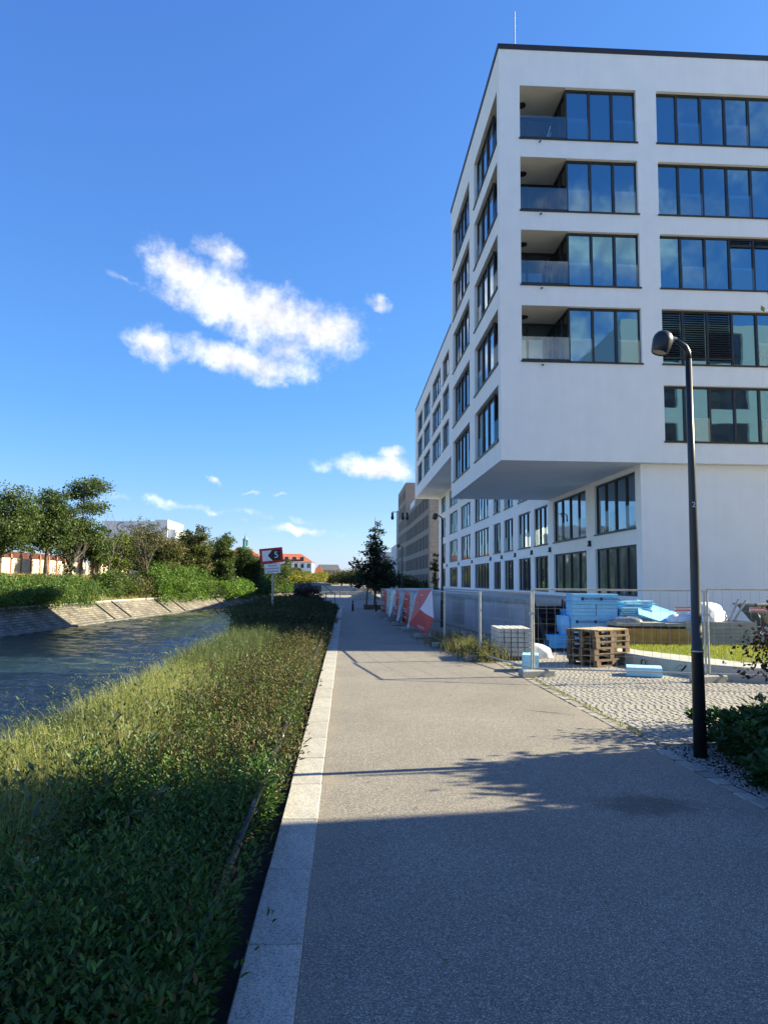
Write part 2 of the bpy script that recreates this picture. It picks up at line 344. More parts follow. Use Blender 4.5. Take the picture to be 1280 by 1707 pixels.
def mk_granite():
    m, t, b = new_mat('pale_granite')
    tc = t.nodes.new('ShaderNodeTexCoord')
    v = t.nodes.new('ShaderNodeTexVoronoi'); v.inputs['Scale'].default_value = 170; t.links.new(tc.outputs['Object'], v.inputs['Vector'])
    sp = t.nodes.new('ShaderNodeSeparateColor'); t.links.new(v.outputs['Color'], sp.inputs[0])
    cr = t.nodes.new('ShaderNodeValToRGB'); e = cr.color_ramp.elements
    e[0].position = .0; e[0].color = (.11, .11, .11, 1); e[1].position = 1; e[1].color = (.52, .49, .44, 1); e.new(.22).color = (.30, .285, .265, 1)
    t.links.new(sp.outputs[0], cr.inputs[0])
    n = t.nodes.new('ShaderNodeTexNoise'); n.inputs['Scale'].default_value = 3; n.inputs['Detail'].default_value = 5; t.links.new(tc.outputs['Object'], n.inputs['Vector'])
    r = t.nodes.new('ShaderNodeMapRange'); r.inputs[1].default_value = .3; r.inputs[2].default_value = .7; r.inputs[3].default_value = .85; r.inputs[4].default_value = 1.08; t.links.new(n.outputs['Fac'], r.inputs[0])
    oi = t.nodes.new('ShaderNodeObjectInfo'); rr = t.nodes.new('ShaderNodeMapRange'); rr.inputs[3].default_value = .9; rr.inputs[4].default_value = 1.08
    t.links.new(oi.outputs['Random'], rr.inputs[0])
    mu = t.nodes.new('ShaderNodeMath'); mu.operation = 'MULTIPLY'; t.links.new(r.outputs[0], mu.inputs[0]); t.links.new(rr.outputs[0], mu.inputs[1])
    hs = t.nodes.new('ShaderNodeHueSaturation'); t.links.new(mu.outputs[0], hs.inputs['Value']); t.links.new(cr.outputs[0], hs.inputs['Color'])
    t.links.new(hs.outputs[0], b.inputs['Base Color']); b.inputs['Roughness'].default_value = .7
    return m
MT['granite'] = mk_granite()
def mk_water():
    m, t, b = new_mat('canal_water')
    b.inputs['Base Color'].default_value = (.010, .022, .024, 1); b.inputs['Roughness'].default_value = .06; b.inputs['IOR'].default_value = 1.33
    b.inputs['Specular IOR Level'].default_value = .6
    tc = t.nodes.new('ShaderNodeTexCoord'); mp = t.nodes.new('ShaderNodeMapping'); mp.inputs['Scale'].default_value = (1.0, .55, 1); mp.inputs['Rotation'].default_value = (0, 0, .35)
    t.links.new(tc.outputs['Object'], mp.inputs['Vector'])
    n1 = t.nodes.new('ShaderNodeTexNoise'); n1.inputs['Scale'].default_value = 3.0; n1.inputs['Detail'].default_value = 6; n1.inputs['Roughness'].default_value = .6
    n2 = t.nodes.new('ShaderNodeTexNoise'); n2.inputs['Scale'].default_value = .25; n2.inputs['Detail'].default_value = 3
    t.links.new(mp.outputs[0], n1.inputs['Vector']); t.links.new(mp.outputs[0], n2.inputs['Vector'])
    mu = t.nodes.new('ShaderNodeMath'); mu.operation = 'MULTIPLY'; t.links.new(n1.outputs['Fac'], mu.inputs[0]); t.links.new(n2.outputs['Fac'], mu.inputs[1])
    bp = t.nodes.new('ShaderNodeBump'); bp.inputs['Strength'].default_value = .8; bp.inputs['Distance'].default_value = .35
    t.links.new(mu.outputs[0], bp.inputs['Height']); t.links.new(bp.outputs[0], b.inputs['Normal'])
    return m
MT['water'] = mk_water()
def mk_masonry(name, c1, c2, mortar, bw, bh, msize=.02, squash=1):
    m, t, b = new_mat(name)
    uv = t.nodes.new('ShaderNodeUVMap'); br = t.nodes.new('ShaderNodeTexBrick')
    br.inputs['Color1'].default_value = (*c1, 1); br.inputs['Color2'].default_value = (*c2, 1); br.inputs['Mortar'].default_value = (*mortar, 1)
    br.inputs['Scale'].default_value = 1; br.inputs['Brick Width'].default_value = bw; br.inputs['Row Height'].default_value = bh; br.inputs['Mortar Size'].default_value = msize
    n = t.nodes.new('ShaderNodeTexNoise'); n.inputs['Scale'].default_value = 1.5; n.inputs['Detail'].default_value = 5
    ad = t.nodes.new('ShaderNodeVectorMath'); ad.operation = 'MULTIPLY_ADD'; ad.inputs[1].default_value = (.25, .25, 0)
    t.links.new(uv.outputs[0], n.inputs['Vector']); t.links.new(n.outputs['Color'], ad.inputs[0]); t.links.new(uv.outputs[0], ad.inputs[2])
    t.links.new(ad.outputs[0], br.inputs['Vector'])
    n3 = t.nodes.new('ShaderNodeTexNoise'); n3.inputs['Scale'].default_value = .6; n3.inputs['Detail'].default_value = 8; t.links.new(uv.outputs[0], n3.inputs['Vector'])
    r = t.nodes.new('ShaderNodeMapRange'); r.inputs[1].default_value = .3; r.inputs[2].default_value = .7; r.inputs[3].default_value = .42; r.inputs[4].default_value = 1.2; t.links.new(n3.outputs['Fac'], r.inputs[0])
    hs = t.nodes.new('ShaderNodeHueSaturation'); t.links.new(r.outputs[0], hs.inputs['Value']); t.links.new(br.outputs['Color'], hs.inputs['Color'])
    t.links.new(hs.outputs[0], b.inputs['Base Color']); b.inputs['Roughness'].default_value = .9
    bp = t.nodes.new('ShaderNodeBump'); bp.inputs['Strength'].default_value = .8; bp.inputs['Distance'].default_value = .05; bp.invert = True
    t.links.new(br.outputs['Fac'], bp.inputs['Height']); t.links.new(bp.outputs[0], b.inputs['Normal'])
    return m
MT['masonry'] = mk_masonry('embankment_stone', (.27, .24, .195), (.14, .125, .103), (.08, .07, .06), .55, .30, .05)

# ------------------------------------------------------------------ helpers
def tag(o, label=None, cat=None, group=None, kind=None):
    if label: o['label'] = label
    if cat: o['category'] = cat
    if group: o['group'] = group
    if kind: o['kind'] = kind
    return o
def empty(name, loc, label=None, cat=None, group=None, rz=0.0):
    o = bpy.data.objects.new(name, None); COL.objects.link(o)
    o.location = loc; o.rotation_euler = (0, 0, rz); o.empty_display_size = .2
    return tag(o, label, cat, group)
def wloc(o):
    v = Vector((0, 0, 0))
    while o is not None:
        v += o.location; o = o.parent
    return v
def link(name, me, mat, parent=None, loc=None):
    o = bpy.data.objects.new(name, me); COL.objects.link(o)
    if mat is not None and not me.materials: me.materials.append(mat)
    if parent is not None: o.parent = parent
    if loc is not None: o.location = loc
    return o
class MB:
    def __init__(s): s.v = []; s.f = []; s.uv = []
    def quad(s, a, b, c, d):
        i = len(s.v); s.v += [a, b, c, d]; s.f.append((i, i+1, i+2, i+3)); return s
    def poly(s, pts):
        i = len(s.v); s.v += list(pts); s.f.append(tuple(range(i, i+len(pts)))); return s
    def box(s, x0, x1, y0, y1, z0, z1):
        i = len(s.v)
        s.v += [(x0, y0, z0), (x1, y0, z0), (x1, y1, z0), (x0, y1, z0), (x0, y0, z1), (x1, y0, z1), (x1, y1, z1), (x0, y1, z1)]
        for q in ((0, 3, 2, 1), (4, 5, 6, 7), (0, 1, 5, 4), (1, 2, 6, 5), (2, 3, 7, 6), (3, 0, 4, 7)): s.f.append(tuple(i+k for k in q))
        return s
    def bbox(s, x0, x1, y0, y1, z0, z1, c):
        """box with chamfered upper edges"""
        i = len(s.v)
        s.v += [(x0, y0, z0), (x1, y0, z0), (x1, y1, z0), (x0, y1, z0), (x0, y0, z1-c), (x1, y0, z1-c), (x1, y1, z1-c), (x0, y1, z1-c),
                (x0+c, y0+c, z1), (x1-c, y0+c, z1), (x1-c, y1-c, z1), (x0+c, y1-c, z1)]
        for q in ((0, 1, 5, 4), (1, 2, 6, 5), (2, 3, 7, 6), (3, 0, 4, 7), (4, 5, 9, 8), (5, 6, 10, 9), (6, 7, 11, 10), (7, 4, 8, 11), (8, 9, 10, 11), (0, 3, 2, 1)): s.f.append(tuple(i+k for k in q))
        return s
    def bar(s, p, q, w, h=None):
        """square bar from p to q"""
        h = h or w; p = Vector(p); q = Vector(q); d = (q-p).normalized()
        a = d.cross(Vector((0, 0, 1)))
        if a.length < .01: a = Vector((1, 0, 0))
        a.normalize(); b = a.cross(d)
        i = len(s.v)
        for c in (p, q):
            for sa, sb in ((-1, -1), (1, -1), (1, 1), (-1, 1)): s.v.append(tuple(c + a*sa*w/2 + b*sb*h/2))
        for k in ((0, 3, 2, 1), (4, 5, 6, 7), (0, 1, 5, 4), (1, 2, 6, 5), (2, 3, 7, 6), (3, 0, 4, 7)): s.f.append(tuple(i+j for j in k))
        return s
    def tube(s, pts, rad, n=8, caps=True):
        pts = [Vector(p) for p in pts]
        if isinstance(rad, (int, float)): rad = [rad]*len(pts)
        base = len(s.v); prev = None
        for k, p in enumerate(pts):
            d = (pts[min(k+1, len(pts)-1)] - pts[max(k-1, 0)]).normalized()
            if prev is None:
                a = d.cross(Vector((0, 0, 1)))
                if a.length < .05: a = d.cross(Vector((0, 1, 0)))
            else: a = prev - d*prev.dot(d)
            a.normalize(); prev = a; b = d.cross(a)
            for j in range(n):
                t = 2*math.pi*j/n
                s.v.append(tuple(p + (a*math.cos(t) + b*math.sin(t))*rad[k]))
        for k in range(len(pts)-1):
            for j in range(n):
                s.f.append((base+k*n+j, base+k*n+(j+1) % n, base+(k+1)*n+(j+1) % n, base+(k+1)*n+j))
        if caps:
            s.f.append(tuple(base+j for j in range(n))[::-1]); s.f.append(tuple(base+(len(pts)-1)*n+j for j in range(n)))
        return s
    def lathe(s, org, axis, prof, n=20, cap=True):
        """profile = [(along axis, radius)]"""
        org = Vector(org); ax = Vector(axis).normalized()
        return s.tube([org + ax*a for a, r in prof], [r for a, r in prof], n, cap)
    def prism(s, pts, z0, z1):
        n = len(pts); i = len(s.v)
        s.v += [(x, y, z0) for x, y in pts] + [(x, y, z1) for x, y in pts]
        s.f.append(tuple(range(i, i+n))[::-1]); s.f.append(tuple(range(i+n, i+2*n)))
        for k in range(n): s.f.append((i+k, i+(k+1) % n, i+n+(k+1) % n, i+n+k))
        return s
    def build(s, name, mat, parent=None, local=False, smooth=False, kind=None, label=None):
        v = s.v
        if parent is not None and not local:
            L = wloc(parent); v = [(a[0]-L.x, a[1]-L.y, a[2]-L.z) for a in v]
        me = bpy.data.meshes.new(name); me.from_pydata(v, [], s.f)
        if s.uv:
            ul = me.uv_layers.new(name='UVMap')
            flat = [c for face in s.uv for p in face for c in p]
            ul.data.foreach_set('uv', flat)
        if smooth: me.polygons.foreach_set('use_smooth', [True]*len(me.polygons))
        me.update()
        o = link(name, me, MT[mat] if isinstance(mat, str) else mat, parent)
        return tag(o, label, None, None, kind)
def np_mesh(name, V, F, mat, parent=None, tint=None, smooth=False):
    V = np.asarray(V, np.float32); F = np.asarray(F, np.int32)
    if parent is not None:
        L = wloc(parent); V = V - np.array(L[:], np.float32)
    me = bpy.data.meshes.new(name)
    me.vertices.add(len(V)); me.vertices.foreach_set('co', V.ravel())
    k = F.shape[1]
    me.loops.add(F.size); me.loops.foreach_set('vertex_index', F.ravel())
    me.polygons.add(len(F)); me.polygons.foreach_set('loop_start', np.arange(0, F.size, k, dtype=np.int32))
    me.polygons.foreach_set('loop_total', np.full(len(F), k, np.int32))
    if smooth: me.polygons.foreach_set('use_smooth', np.ones(len(F), bool))
    me.update(calc_edges=True)
    if tint is not None:
        at = me.attributes.new('tint', 'FLOAT_COLOR', 'POINT')
        c = np.ones((len(V), 4), np.float32); c[:, :3] = tint
        at.data.foreach_set('color', c.ravel())
    return link(name, me, MT[mat] if isinstance(mat, str) else mat, parent)
def unit(a): return a/np.maximum(np.linalg.norm(a, axis=1, keepdims=True), 1e-9)
def leaves(P, D, S, L, Wd, curl=.15):
    """leaf quads: base P, direction D, side S, length L, width Wd"""
    n = len(P); L = L.reshape(-1, 1); Wd = Wd.reshape(-1, 1)
    N = np.cross(D, S)
    V = np.empty((n, 4, 3), np.float32)
    V[:, 0] = P
    V[:, 1] = P + D*L*.45 + S*Wd*.5 + N*Wd*curl
    V[:, 2] = P + D*L
    V[:, 3] = P + D*L*.45 - S*Wd*.5 + N*Wd*curl
    return V.reshape(-1, 3), np.arange(n*4, dtype=np.int32).reshape(-1, 4)
def leaves6(P, D, S, L, Wd, curl=.2, droop=.12):
    """folded leaf of two quads along the midrib, tip bent down a little"""
    n = len(P); L = L.reshape(-1, 1); Wd = Wd.reshape(-1, 1); N = np.cross(D, S); N *= np.where(N[:, 2:3] < 0, -1, 1)
    V = np.empty((n, 6, 3), np.float32)
    V[:, 0] = P; V[:, 1] = P + D*L - N*L*droop
    for i, (t, w) in enumerate(((.30, .46), (.66, .40))):
        V[:, 2+i] = P + D*L*t + S*Wd*w + N*Wd*curl; V[:, 4+i] = P + D*L*t - S*Wd*w + N*Wd*curl
    b = np.arange(n, dtype=np.int32)[:, None]*6
    return V.reshape(-1, 3), np.concatenate([b+np.array([[0, 2, 3, 1]], np.int32), b+np.array([[0, 1, 5, 4]], np.int32)])
def rand_dirs(n, rng): return unit(rng.normal(size=(n, 3)))
def mixcol(cols, n, rng, jit=.18):
    c = np.array(cols)[rng.integers(0, len(cols), n)]
    return np.clip(c*(1 + rng.normal(0, jit, (n, 1))) , .004, 1)
def text(body, size, loc, rot, mat, parent, name='lettering', align='CENTER', ext=.001):
    cu = bpy.data.curves.new('t', 'FONT'); cu.body = body; cu.size = size; cu.align_x = align; cu.align_y = 'CENTER'; cu.extrude = ext
    tmp = bpy.data.objects.new('t', cu); COL.objects.link(tmp)
    dg = bpy.context.evaluated_depsgraph_get()
    me = bpy.data.meshes.new_from_object(tmp.evaluated_get(dg)); me.name = name; me.materials.clear()
    bpy.data.objects.remove(tmp)
    o = link(name, me, MT[mat] if isinstance(mat, str) else mat, parent)
    L = wloc(parent) if parent is not None else Vector((0, 0, 0))
    o.location = Vector(loc) - L; o.rotation_euler = rot
    return o

# ------------------------------------------------------------------ ground, path, canal
WZ = -3.2
EMB = [(-31.0, -70), (-30.5, 23.5), (-29.4, 65.4), (-28.8, 80.4), (-27.0, 105.0), (-22.0, 141.6), (-18.2, 176.2), (-15.3, 223), (-12.9, 284)]   # foot of the far embankment
def emb_x(y):
    for (x0, y0), (x1, y1) in zip(EMB, EMB[1:]):
        if y <= y1: return x0 + (x1-x0)*(y-y0)/(y1-y0)
    return EMB[-1][0]
m = MB()
m.quad((-.44, -60, -.02), (400, -60, -.02), (400, 52, -.02), (-.44, 52, -.02))
m.quad((-4.2, 52, -.02), (400, 52, -.02), (400, 130, -.02), (-4.2, 130, -.02))
m.poly([(-4.2, 130, -.02), (400, 130, -.02), (400, 282, -.02), (-4, 282, -.02)])
m.quad((-3500, 282, -.02), (3500, 282, -.02), (3500, 5000, -.02), (-3500, 5000, -.02))
m.quad((400, -60, -.02), (3500, -60, -.02), (3500, 282, -.02), (400, 282, -.02))
m.quad((-.44, -2000, -.02), (3500, -2000, -.02), (3500, -60, -.02), (-.44, -60, -.02))
tag(m.build('ground', 'dirt'), kind='structure')
def water_mesh():
    rng = np.random.default_rng(77)
    X = np.concatenate([[-40], np.arange(-33, -2.9, .17), [-1]])
    st = [6.0]
    while st[-1] < 150: st.append(st[-1] + max(.13, .0042*st[-1]))
    Y = np.concatenate([[-80, -20], st, [165, 190, 230, 284]])
    gx, gy = np.meshgrid(X, Y); z = np.zeros_like(gx)
    for k in range(34):
        lam = .55*(3.2/.55)**rng.random(); th = rng.normal(.9, .75); kx, ky = 2*np.pi/lam*np.cos(th), 2*np.pi/lam*np.sin(th)
        z += lam*.0052*np.sin(kx*gx + ky*gy + rng.uniform(0, 6.28) + .6*np.sin(gx*.21+k)*np.cos(gy*.17+2*k))
    z *= .78 + .22*np.sin(gx*.33+.7*np.sin(gy*.2))*np.sin(gy*.23+1)
    ny, nx = gx.shape; V = np.stack([gx, gy, WZ+z], 2).reshape(-1, 3); i = np.arange(ny*nx).reshape(ny, nx)
    F = np.stack([i[:-1, :-1], i[:-1, 1:], i[1:, 1:], i[1:, :-1]], 2).reshape(-1, 4)
    return np_mesh('canal_water', V, F, 'water', smooth=True)
tag(water_mesh(), kind='structure')
path = tag(MB().box(-.19, 3.46, -8, 52, -.15, 0).build('path', 'asphalt'), kind='structure')
kerb = tag(MB().box(-.462, -.196, -8, 52, -.3, -.03).build('kerb', 'soil'), kind='structure')
slab_me = None
for k in range(57):
    y = -5.02 + k*1.0
    if slab_me is None:
        b_ = MB().bbox(-.14, .14, 0, .987, -.18, 0, .007); o = b_.build('kerb_slab', 'granite', kerb, local=True); slab_me = o.data
    else: o = link('kerb_slab', slab_me, None, kerb)
    o.location = (-.333 + random.uniform(-.003, .003), y, .006 + random.uniform(-.002, .003))
# row of edging setts along the right of the path
rs = random.Random(3)
y = 3.2
eds = []
for k in range(5):
    hx, hy, j = .075, .11, .012
    b_ = MB().bbox(-hx, hx, -hy, hy, -.1, 0, .012); b_.v = [(a+rs.uniform(-j, j), b+rs.uniform(-j, j), c) for a, b, c in b_.v]
    me = bpy.data.meshes.new('edging_sett'); me.from_pydata(b_.v, [], b_.f); me.materials.append(MT['sett']); eds.append(me)
while y < 18:
    o = link('edging_sett', rs.choice(eds), None, path); o.location = (3.545 + rs.uniform(-.012, .012), y, .004 + rs.uniform(-.006, .006)); o.rotation_euler = (0, 0, rs.uniform(-.06, .06) + rs.choice((0, math.pi)))
    y += rs.uniform(.228, .25)
# cobbled yard: bed, nearest setts one by one, the rest joined
yard = tag(MB().quad((3.63, 8.66, -.004), (14, 8.66, -.004), (14, 26, -.004), (3.63, 26, -.004)).build('cobbled_yard', 'dirt'), kind='structure')
ST = []
for k in range(8):
    b_ = MB().bbox(-.045, .045, -.045, .045, -.03, 0, .009); b_.v = [(a+rs.uniform(-.007, .007), b+rs.uniform(-.007, .007), c+(rs.uniform(-.003, .002) if c > -.02 else 0)) for a, b, c in b_.v]
    me = bpy.data.meshes.new('sett'); me.from_pydata(b_.v, [], b_.f); me.materials.append(MT['sett']); ST.append((me, np.array(b_.v), b_.f))
allV, allF, nv, cnt = [], [], 0, 0
y = 8.72; row = 0
while y < 21:
    x = 3.68 + rs.random()*.1; ph_ = rs.uniform(-.25, .25)
    # rows arch slightly, as laid by hand
    while x < (10.6 if y < 14 else 7.2):
        yy = y + .05*math.sin(x*1.3+y*.35+ph_*.3) + rs.uniform(-.010, .010)
        k = rs.randrange(8); z = .008 + rs.uniform(-.003, .003)
        if cnt < 300 and y < 9.7 and x < 7:
            o = link('sett', ST[k][0], None, yard); o.location = (x, yy, z); o.rotation_euler = (0, 0, rs.uniform(-.12, .12)); cnt += 1
        else:
            allV.append(ST[k][1] + np.array([x, yy, z])); allF += [tuple(i+nv for i in f) for f in ST[k][2]]; nv += len(ST[k][1])
        x += rs.uniform(.092, .104)
    y += .099; row += 1
MBS = MB(); MBS.v = [tuple(p) for p in np.concatenate(allV)]; MBS.f = allF
MBS.build('small_setts', 'sett', yard, kind='stuff')
# stone edge where the cobbles end and the gravel bed by the lamp begins
gravel = tag(MB().quad((3.63, 3, -.018), (6.4, 3, -.018), (6.4, 8.64, -.018), (3.63, 8.64, -.018)).build('gravel_bed', 'soil'), kind='structure')
for k in range(9):
    MB().bbox(3.66+k*.3, 3.95+k*.3, 8.58, 8.655, -.08, .015, .008).build('border_stone', 'sett', gravel)
PV, PF = [], []
pv = np.array([(1, 0, 0), (-1, 0, 0), (0, 1, 0), (0, -1, 0), (0, 0, 1), (0, 0, -1)])
pf = [(0, 2, 4), (2, 1, 4), (1, 3, 4), (3, 0, 4), (2, 0, 5), (1, 2, 5), (3, 1, 5), (0, 3, 5)]
for k in range(4200):
    c = np.array([3.64 + 1.5*RNG.random()**1.4, 5.0 + 3.55*RNG.random(), -.008]); s = RNG.uniform(.010, .024)*np.array([1, RNG.uniform(.7, 1.2), .6])
    a = RNG.uniform(0, 6.3); R_ = np.array([[math.cos(a), -math.sin(a), 0], [math.sin(a), math.cos(a), 0], [0, 0, 1]])
    PF += [tuple(i+6*k for i in f) for f in pf]; PV.append((pv*s) @ R_.T + c)
g_ = np_mesh('pebbles', np.concatenate(PV), PF, 'pebble', gravel); tag(g_, kind='stuff')

# planting bed on the near bank, then the slope to the water and a sheet pile headland
m = MB()
bx = [(-.47, -.12), (-2.2, -.12), (-3.05, -.20), (-3.6, -1.2), (-4.6, WZ-.3)]
for (xa, za), (xb, zb) in zip(bx, bx[1:]):
    m.quad((xb, -20, zb), (xa, -20, za), (xa, 24, za), (xb, 24, zb))
m.quad((-3.2, 24, -.02), (-.47, 24, -.05), (-.47, 31, -.05), (-4.6, 31, .05)); m.quad((-4.6, 31, .05), (-.47, 31, -.05), (-.47, 52, -.05), (-4.6, 52, .05))
tag(m.build('planting_bed', 'soil'), kind='structure')
pile = empty('sheet_pile_wall', (-4.6, 31, WZ), 'dark steel sheet pile wall below the hedge at the canal', 'wall')
m = MB(); zz = []
for k in range(120):
    yk = 24 + k*.9; zz.append((-3.2 - 1.4*min(1, (yk-24)/7) - (.18 if (k//2) % 2 else 0), yk))
for (xa, ya), (xb, yb) in zip(zz, zz[1:]): m.quad((xa, ya, WZ-.5), (xa, ya, .06), (xb, yb, .06), (xb, yb, WZ-.5))
m.quad((-3.2, 24, WZ-.5), (-2, 24, WZ-.5), (-2, 24, -.03), (-3.2, 24, .0))
MT['steel_dk'] = pm('dark_sheet_pile', (.030, .028, .027), (.05, .04, .033), 2, .8)
m.build('piling', 'steel_dk', pile); MB().box(-4.82, -4.5, 33, 131, .06, .14).build('capping_beam', 'steel_dk', pile)

# far side: sloped stone embankment, coping, bank and its joints
emb = empty('embankment_wall', (-27, 60, -.4), 'sloped rubble stone embankment wall along the far side of the canal', 'wall')
m = MB(); mc = MB(); mt = MB()
ys = list(range(-60, 283, 6)); u = 0
def emb_pt(y, t):   # t 0 foot, 1 crest
    return (emb_x(y) - 3.1*t, y, WZ - .2 + (2.15+.2)*t)
for a, b in zip(ys, ys[1:]):
    A0, A1, B0, B1 = emb_pt(a, 0), emb_pt(a, 1), emb_pt(b, 0), emb_pt(b, 1)
    m.quad(A0, B0, B1, A1); m.uv.append([(a, 0), (b, 0), (b, 3.2), (a, 3.2)])
    mc.quad((A1[0]+.12, a, A1[2]-.02), (B1[0]+.12, b, B1[2]-.02), (B1[0]+.1, b, B1[2]+.14), (A1[0]+.1, a, A1[2]+.14))
    mc.quad((A1[0]+.1, a, A1[2]+.14), (B1[0]+.1, b, B1[2]+.14), (B1[0]-.4, b, B1[2]+.14), (A1[0]-.4, a, A1[2]+.14))
    mt.quad((A0[0]+.25, a, WZ-.2), (B0[0]+.25, b, WZ-.2), (B0[0]+.2, b, WZ+.12), (A0[0]+.2, a, WZ+.12))
    mt.quad((A0[0]+.2, a, WZ+.12), (B0[0]+.2, b, WZ+.12), (B0[0]-.5, b, WZ+.16), (A0[0]-.5, a, WZ+.16))
m.build('rubble_face', 'masonry', emb); mc.build('coping', 'concrete', emb); mt.build('toe_step', 'concrete_w', emb)
for y in (93.5, 99, 114, 120, 141, 170):
    mj = MB(); P, Q = Vector(emb_pt(y, .05)), Vector(emb_pt(y, .99)); mj.bar(P+Vector((.05, 0, .08)), Q+Vector((.05, 0, .08)), .30, .16); mj.build('buttress_rib', 'concrete_w', emb)
m = MB()
prof = [(-.3, -.96), (-2.5, .1), (-6.5, 1.6), (-10, 2.4), (-14, 2.5), (-400, 2.4), (-3500, 2.0)]
for a, b in zip(ys, ys[1:]):
    xa, xb = emb_x(a)-3.1, emb_x(b)-3.1
    m.quad((xa+.05, a, -1.2), (xb+.05, b, -1.2), (xb+prof[0][0], b, prof[0][1]), (xa+prof[0][0], a, prof[0][1]))
    for (d0, z0), (d1, z1) in zip(prof, prof[1:]): m.quad((xa+d0, a, z0), (xb+d0, b, z0), (xb+d1, b, z1), (xa+d1, a, z1))
MT['bank'] = pm('dry_bank', (.30, .23, .12), (.12, .14, .045), .35, .95, .8, 6)
tag(m.build('far_bank', 'bank'), kind='structure')
# paving beyond the end of the path
m = MB(); m.quad((-4.2, 52.02, -.006), (14, 52.02, -.006), (14, 118, -.006), (-4.2, 118, -.006)); tag(m.build('plaza', 'paving'), kind='structure')

#@@PART2
# ------------------------------------------------------------------ buildings
def wall_holes(m, axis, plane, u0, u1, z0, z1, holes, depth):
    """front of a wall with rectangular openings and their reveals. axis 'x': faces -Y at y=plane; axis 'y': faces -X at x=plane"""
    P = (lambda u, z, d=0: (u, plane+d, z)) if axis == 'x' else (lambda u, z, d=0: (plane+d, u, z))
    us = sorted({u0, u1, *[h[0] for h in holes], *[h[1] for h in holes]})
    zs = sorted({z0, z1, *[h[2] for h in holes], *[h[3] for h in holes]})
    for ua, ub in zip(us, us[1:]):
        for za, zb in zip(zs, zs[1:]):
            c, d = (ua+ub)/2, (za+zb)/2
            if any(h[0] < c < h[1] and h[2] < d < h[3] for h in holes): continue
            if ua < u0-1e-6 or ub > u1+1e-6: continue
            q = [P(ua, za), P(ub, za), P(ub, zb), P(ua, zb)]
            m.quad(*(q if axis == 'x' else q[::-1]))
    for a, b, c, d in holes:
        m.quad(P(a, c), P(a, d), P(a, d, depth), P(a, c, depth)); m.quad(P(b, d), P(b, c), P(b, c, depth), P(b, d, depth))
        m.quad(P(a, d), P(b, d), P(b, d, depth), P(a, d, depth)); m.quad(P(b, c), P(a, c), P(a, c, depth), P(b, c, depth))
def abox(m, axis, plane, ua, ub, za, zb, d0, d1):
    if axis == 'x': m.box(ua, ub, plane+d0, plane+d1, za, zb)
    else: m.box(plane+d0, plane+d1, ua, ub, za, zb)
def window(bld, axis, plane, u0, u1, z0, z1, cuts, depth=.16, glass='glass', sill=True, french=(), fw=.055):
    """frame with mullions at cuts; each pane a mesh of its own under the window"""
    m = MB(); d0, d1 = depth, depth+.09
    abox(m, axis, plane, u0, u1, z1-fw*1.3, z1, d0, d1); abox(m, axis, plane, u0, u1, z0, z0+fw*1.3, d0, d1)
    abox(m, axis, plane, u0, u0+fw, z0+fw*1.3, z1-fw*1.3, d0, d1); abox(m, axis, plane, u1-fw, u1, z0+fw*1.3, z1-fw*1.3, d0, d1)
    for c in cuts: abox(m, axis, plane, c-fw*.75, c+fw*.75, z0+fw*1.3, z1-fw*1.3, d0-.015, d1)
    if sill: abox(m, axis, plane, u0-.04, u1+.04, z0-.05, z0+.004, -.05, depth+.02)
    w = m.build('window', 'frame', bld)
    e = [u0, *cuts, u1]
    for k, (a, b) in enumerate(zip(e, e[1:])):
        p = MB(); t = random.uniform(-.004, .004)
        abox(p, axis, plane, a+.03, b-.03, z0+.04, z1-.04, depth+.045+t, depth+.06+t)
        sk, tl = random.uniform(-.006, .006), random.uniform(-.005, .005); ax_ = 1 if axis == 'x' else 0
        p.v = [tuple(c + ((sk*((q[1-ax_]-a)/(b-a)-.5) + tl*((q[2]-z0)/(z1-z0)-.5)) if i == ax_ else 0) for i, c in enumerate(q)) for q in p.v]
        p.build('pane', glass, w)
        if k in french:
            g = MB(); abox(g, axis, plane, a+.05, b-.05, z0+.03, z0+.92, depth-.06, depth-.045); g.build('guard_glass', 'rail_glass', w)
    return w

SILLS = [18.71, 15.84, 12.95, 10.02, 7.09]
WH = 2.12
bl = empty('apartment_building', (10.9, 26.4, 0), 'large white plastered building with overhanging upper storeys and dark framed windows', 'building')
X0, Y0, XL, X1E, Y1E = 5.60, 26.40, 10.90, 52.0, 39.2
ROOF, SOF = 22.28, 6.29
m = MB()
# end wall
holes = []
for r, z in enumerate(SILLS):
    if r < 4: holes.append((6.40, 10.93, z, z+WH))
    for k in range(5): holes.append((11.72+k*7.6, 11.72+k*7.6+6.7, z, z+WH))
wall_holes(m, 'x', Y0, X0, X1E, SOF, ROOF, holes, .25)
# canal side of the overhanging block
side = []
for r, z in enumerate(SILLS):
    side += [(26.82, 31.9, z, z+WH), (33.25, 38.5, z, z+WH)]
wall_holes(m, 'y', X0, Y0, Y1E, SOF, ROOF, side, .3)
m.quad((X0, Y0, SOF), (X0, Y1E, SOF), (X1E, Y1E, SOF), (X1E, Y0, SOF))
m.quad((X0, Y0, ROOF), (X1E, Y0, ROOF), (X1E, Y1E, ROOF), (X0, Y1E, ROOF))
m.quad((X0, Y1E, SOF), (X0, Y1E, ROOF), (X1E, Y1E, ROOF), (X1E, Y1E, SOF)); m.quad((X1E, Y0, 0), (X1E, Y1E, 0), (X1E, Y1E, ROOF), (X1E, Y0, ROOF))
m.build('wall', 'plaster', bl)
# unseen block added behind, to cast shade on the far bank
m = MB(); m.box(13, X1E, Y1E+.01, 46.5, 9.0, 22.0); m.build('shadow_block', 'plaster', bl)
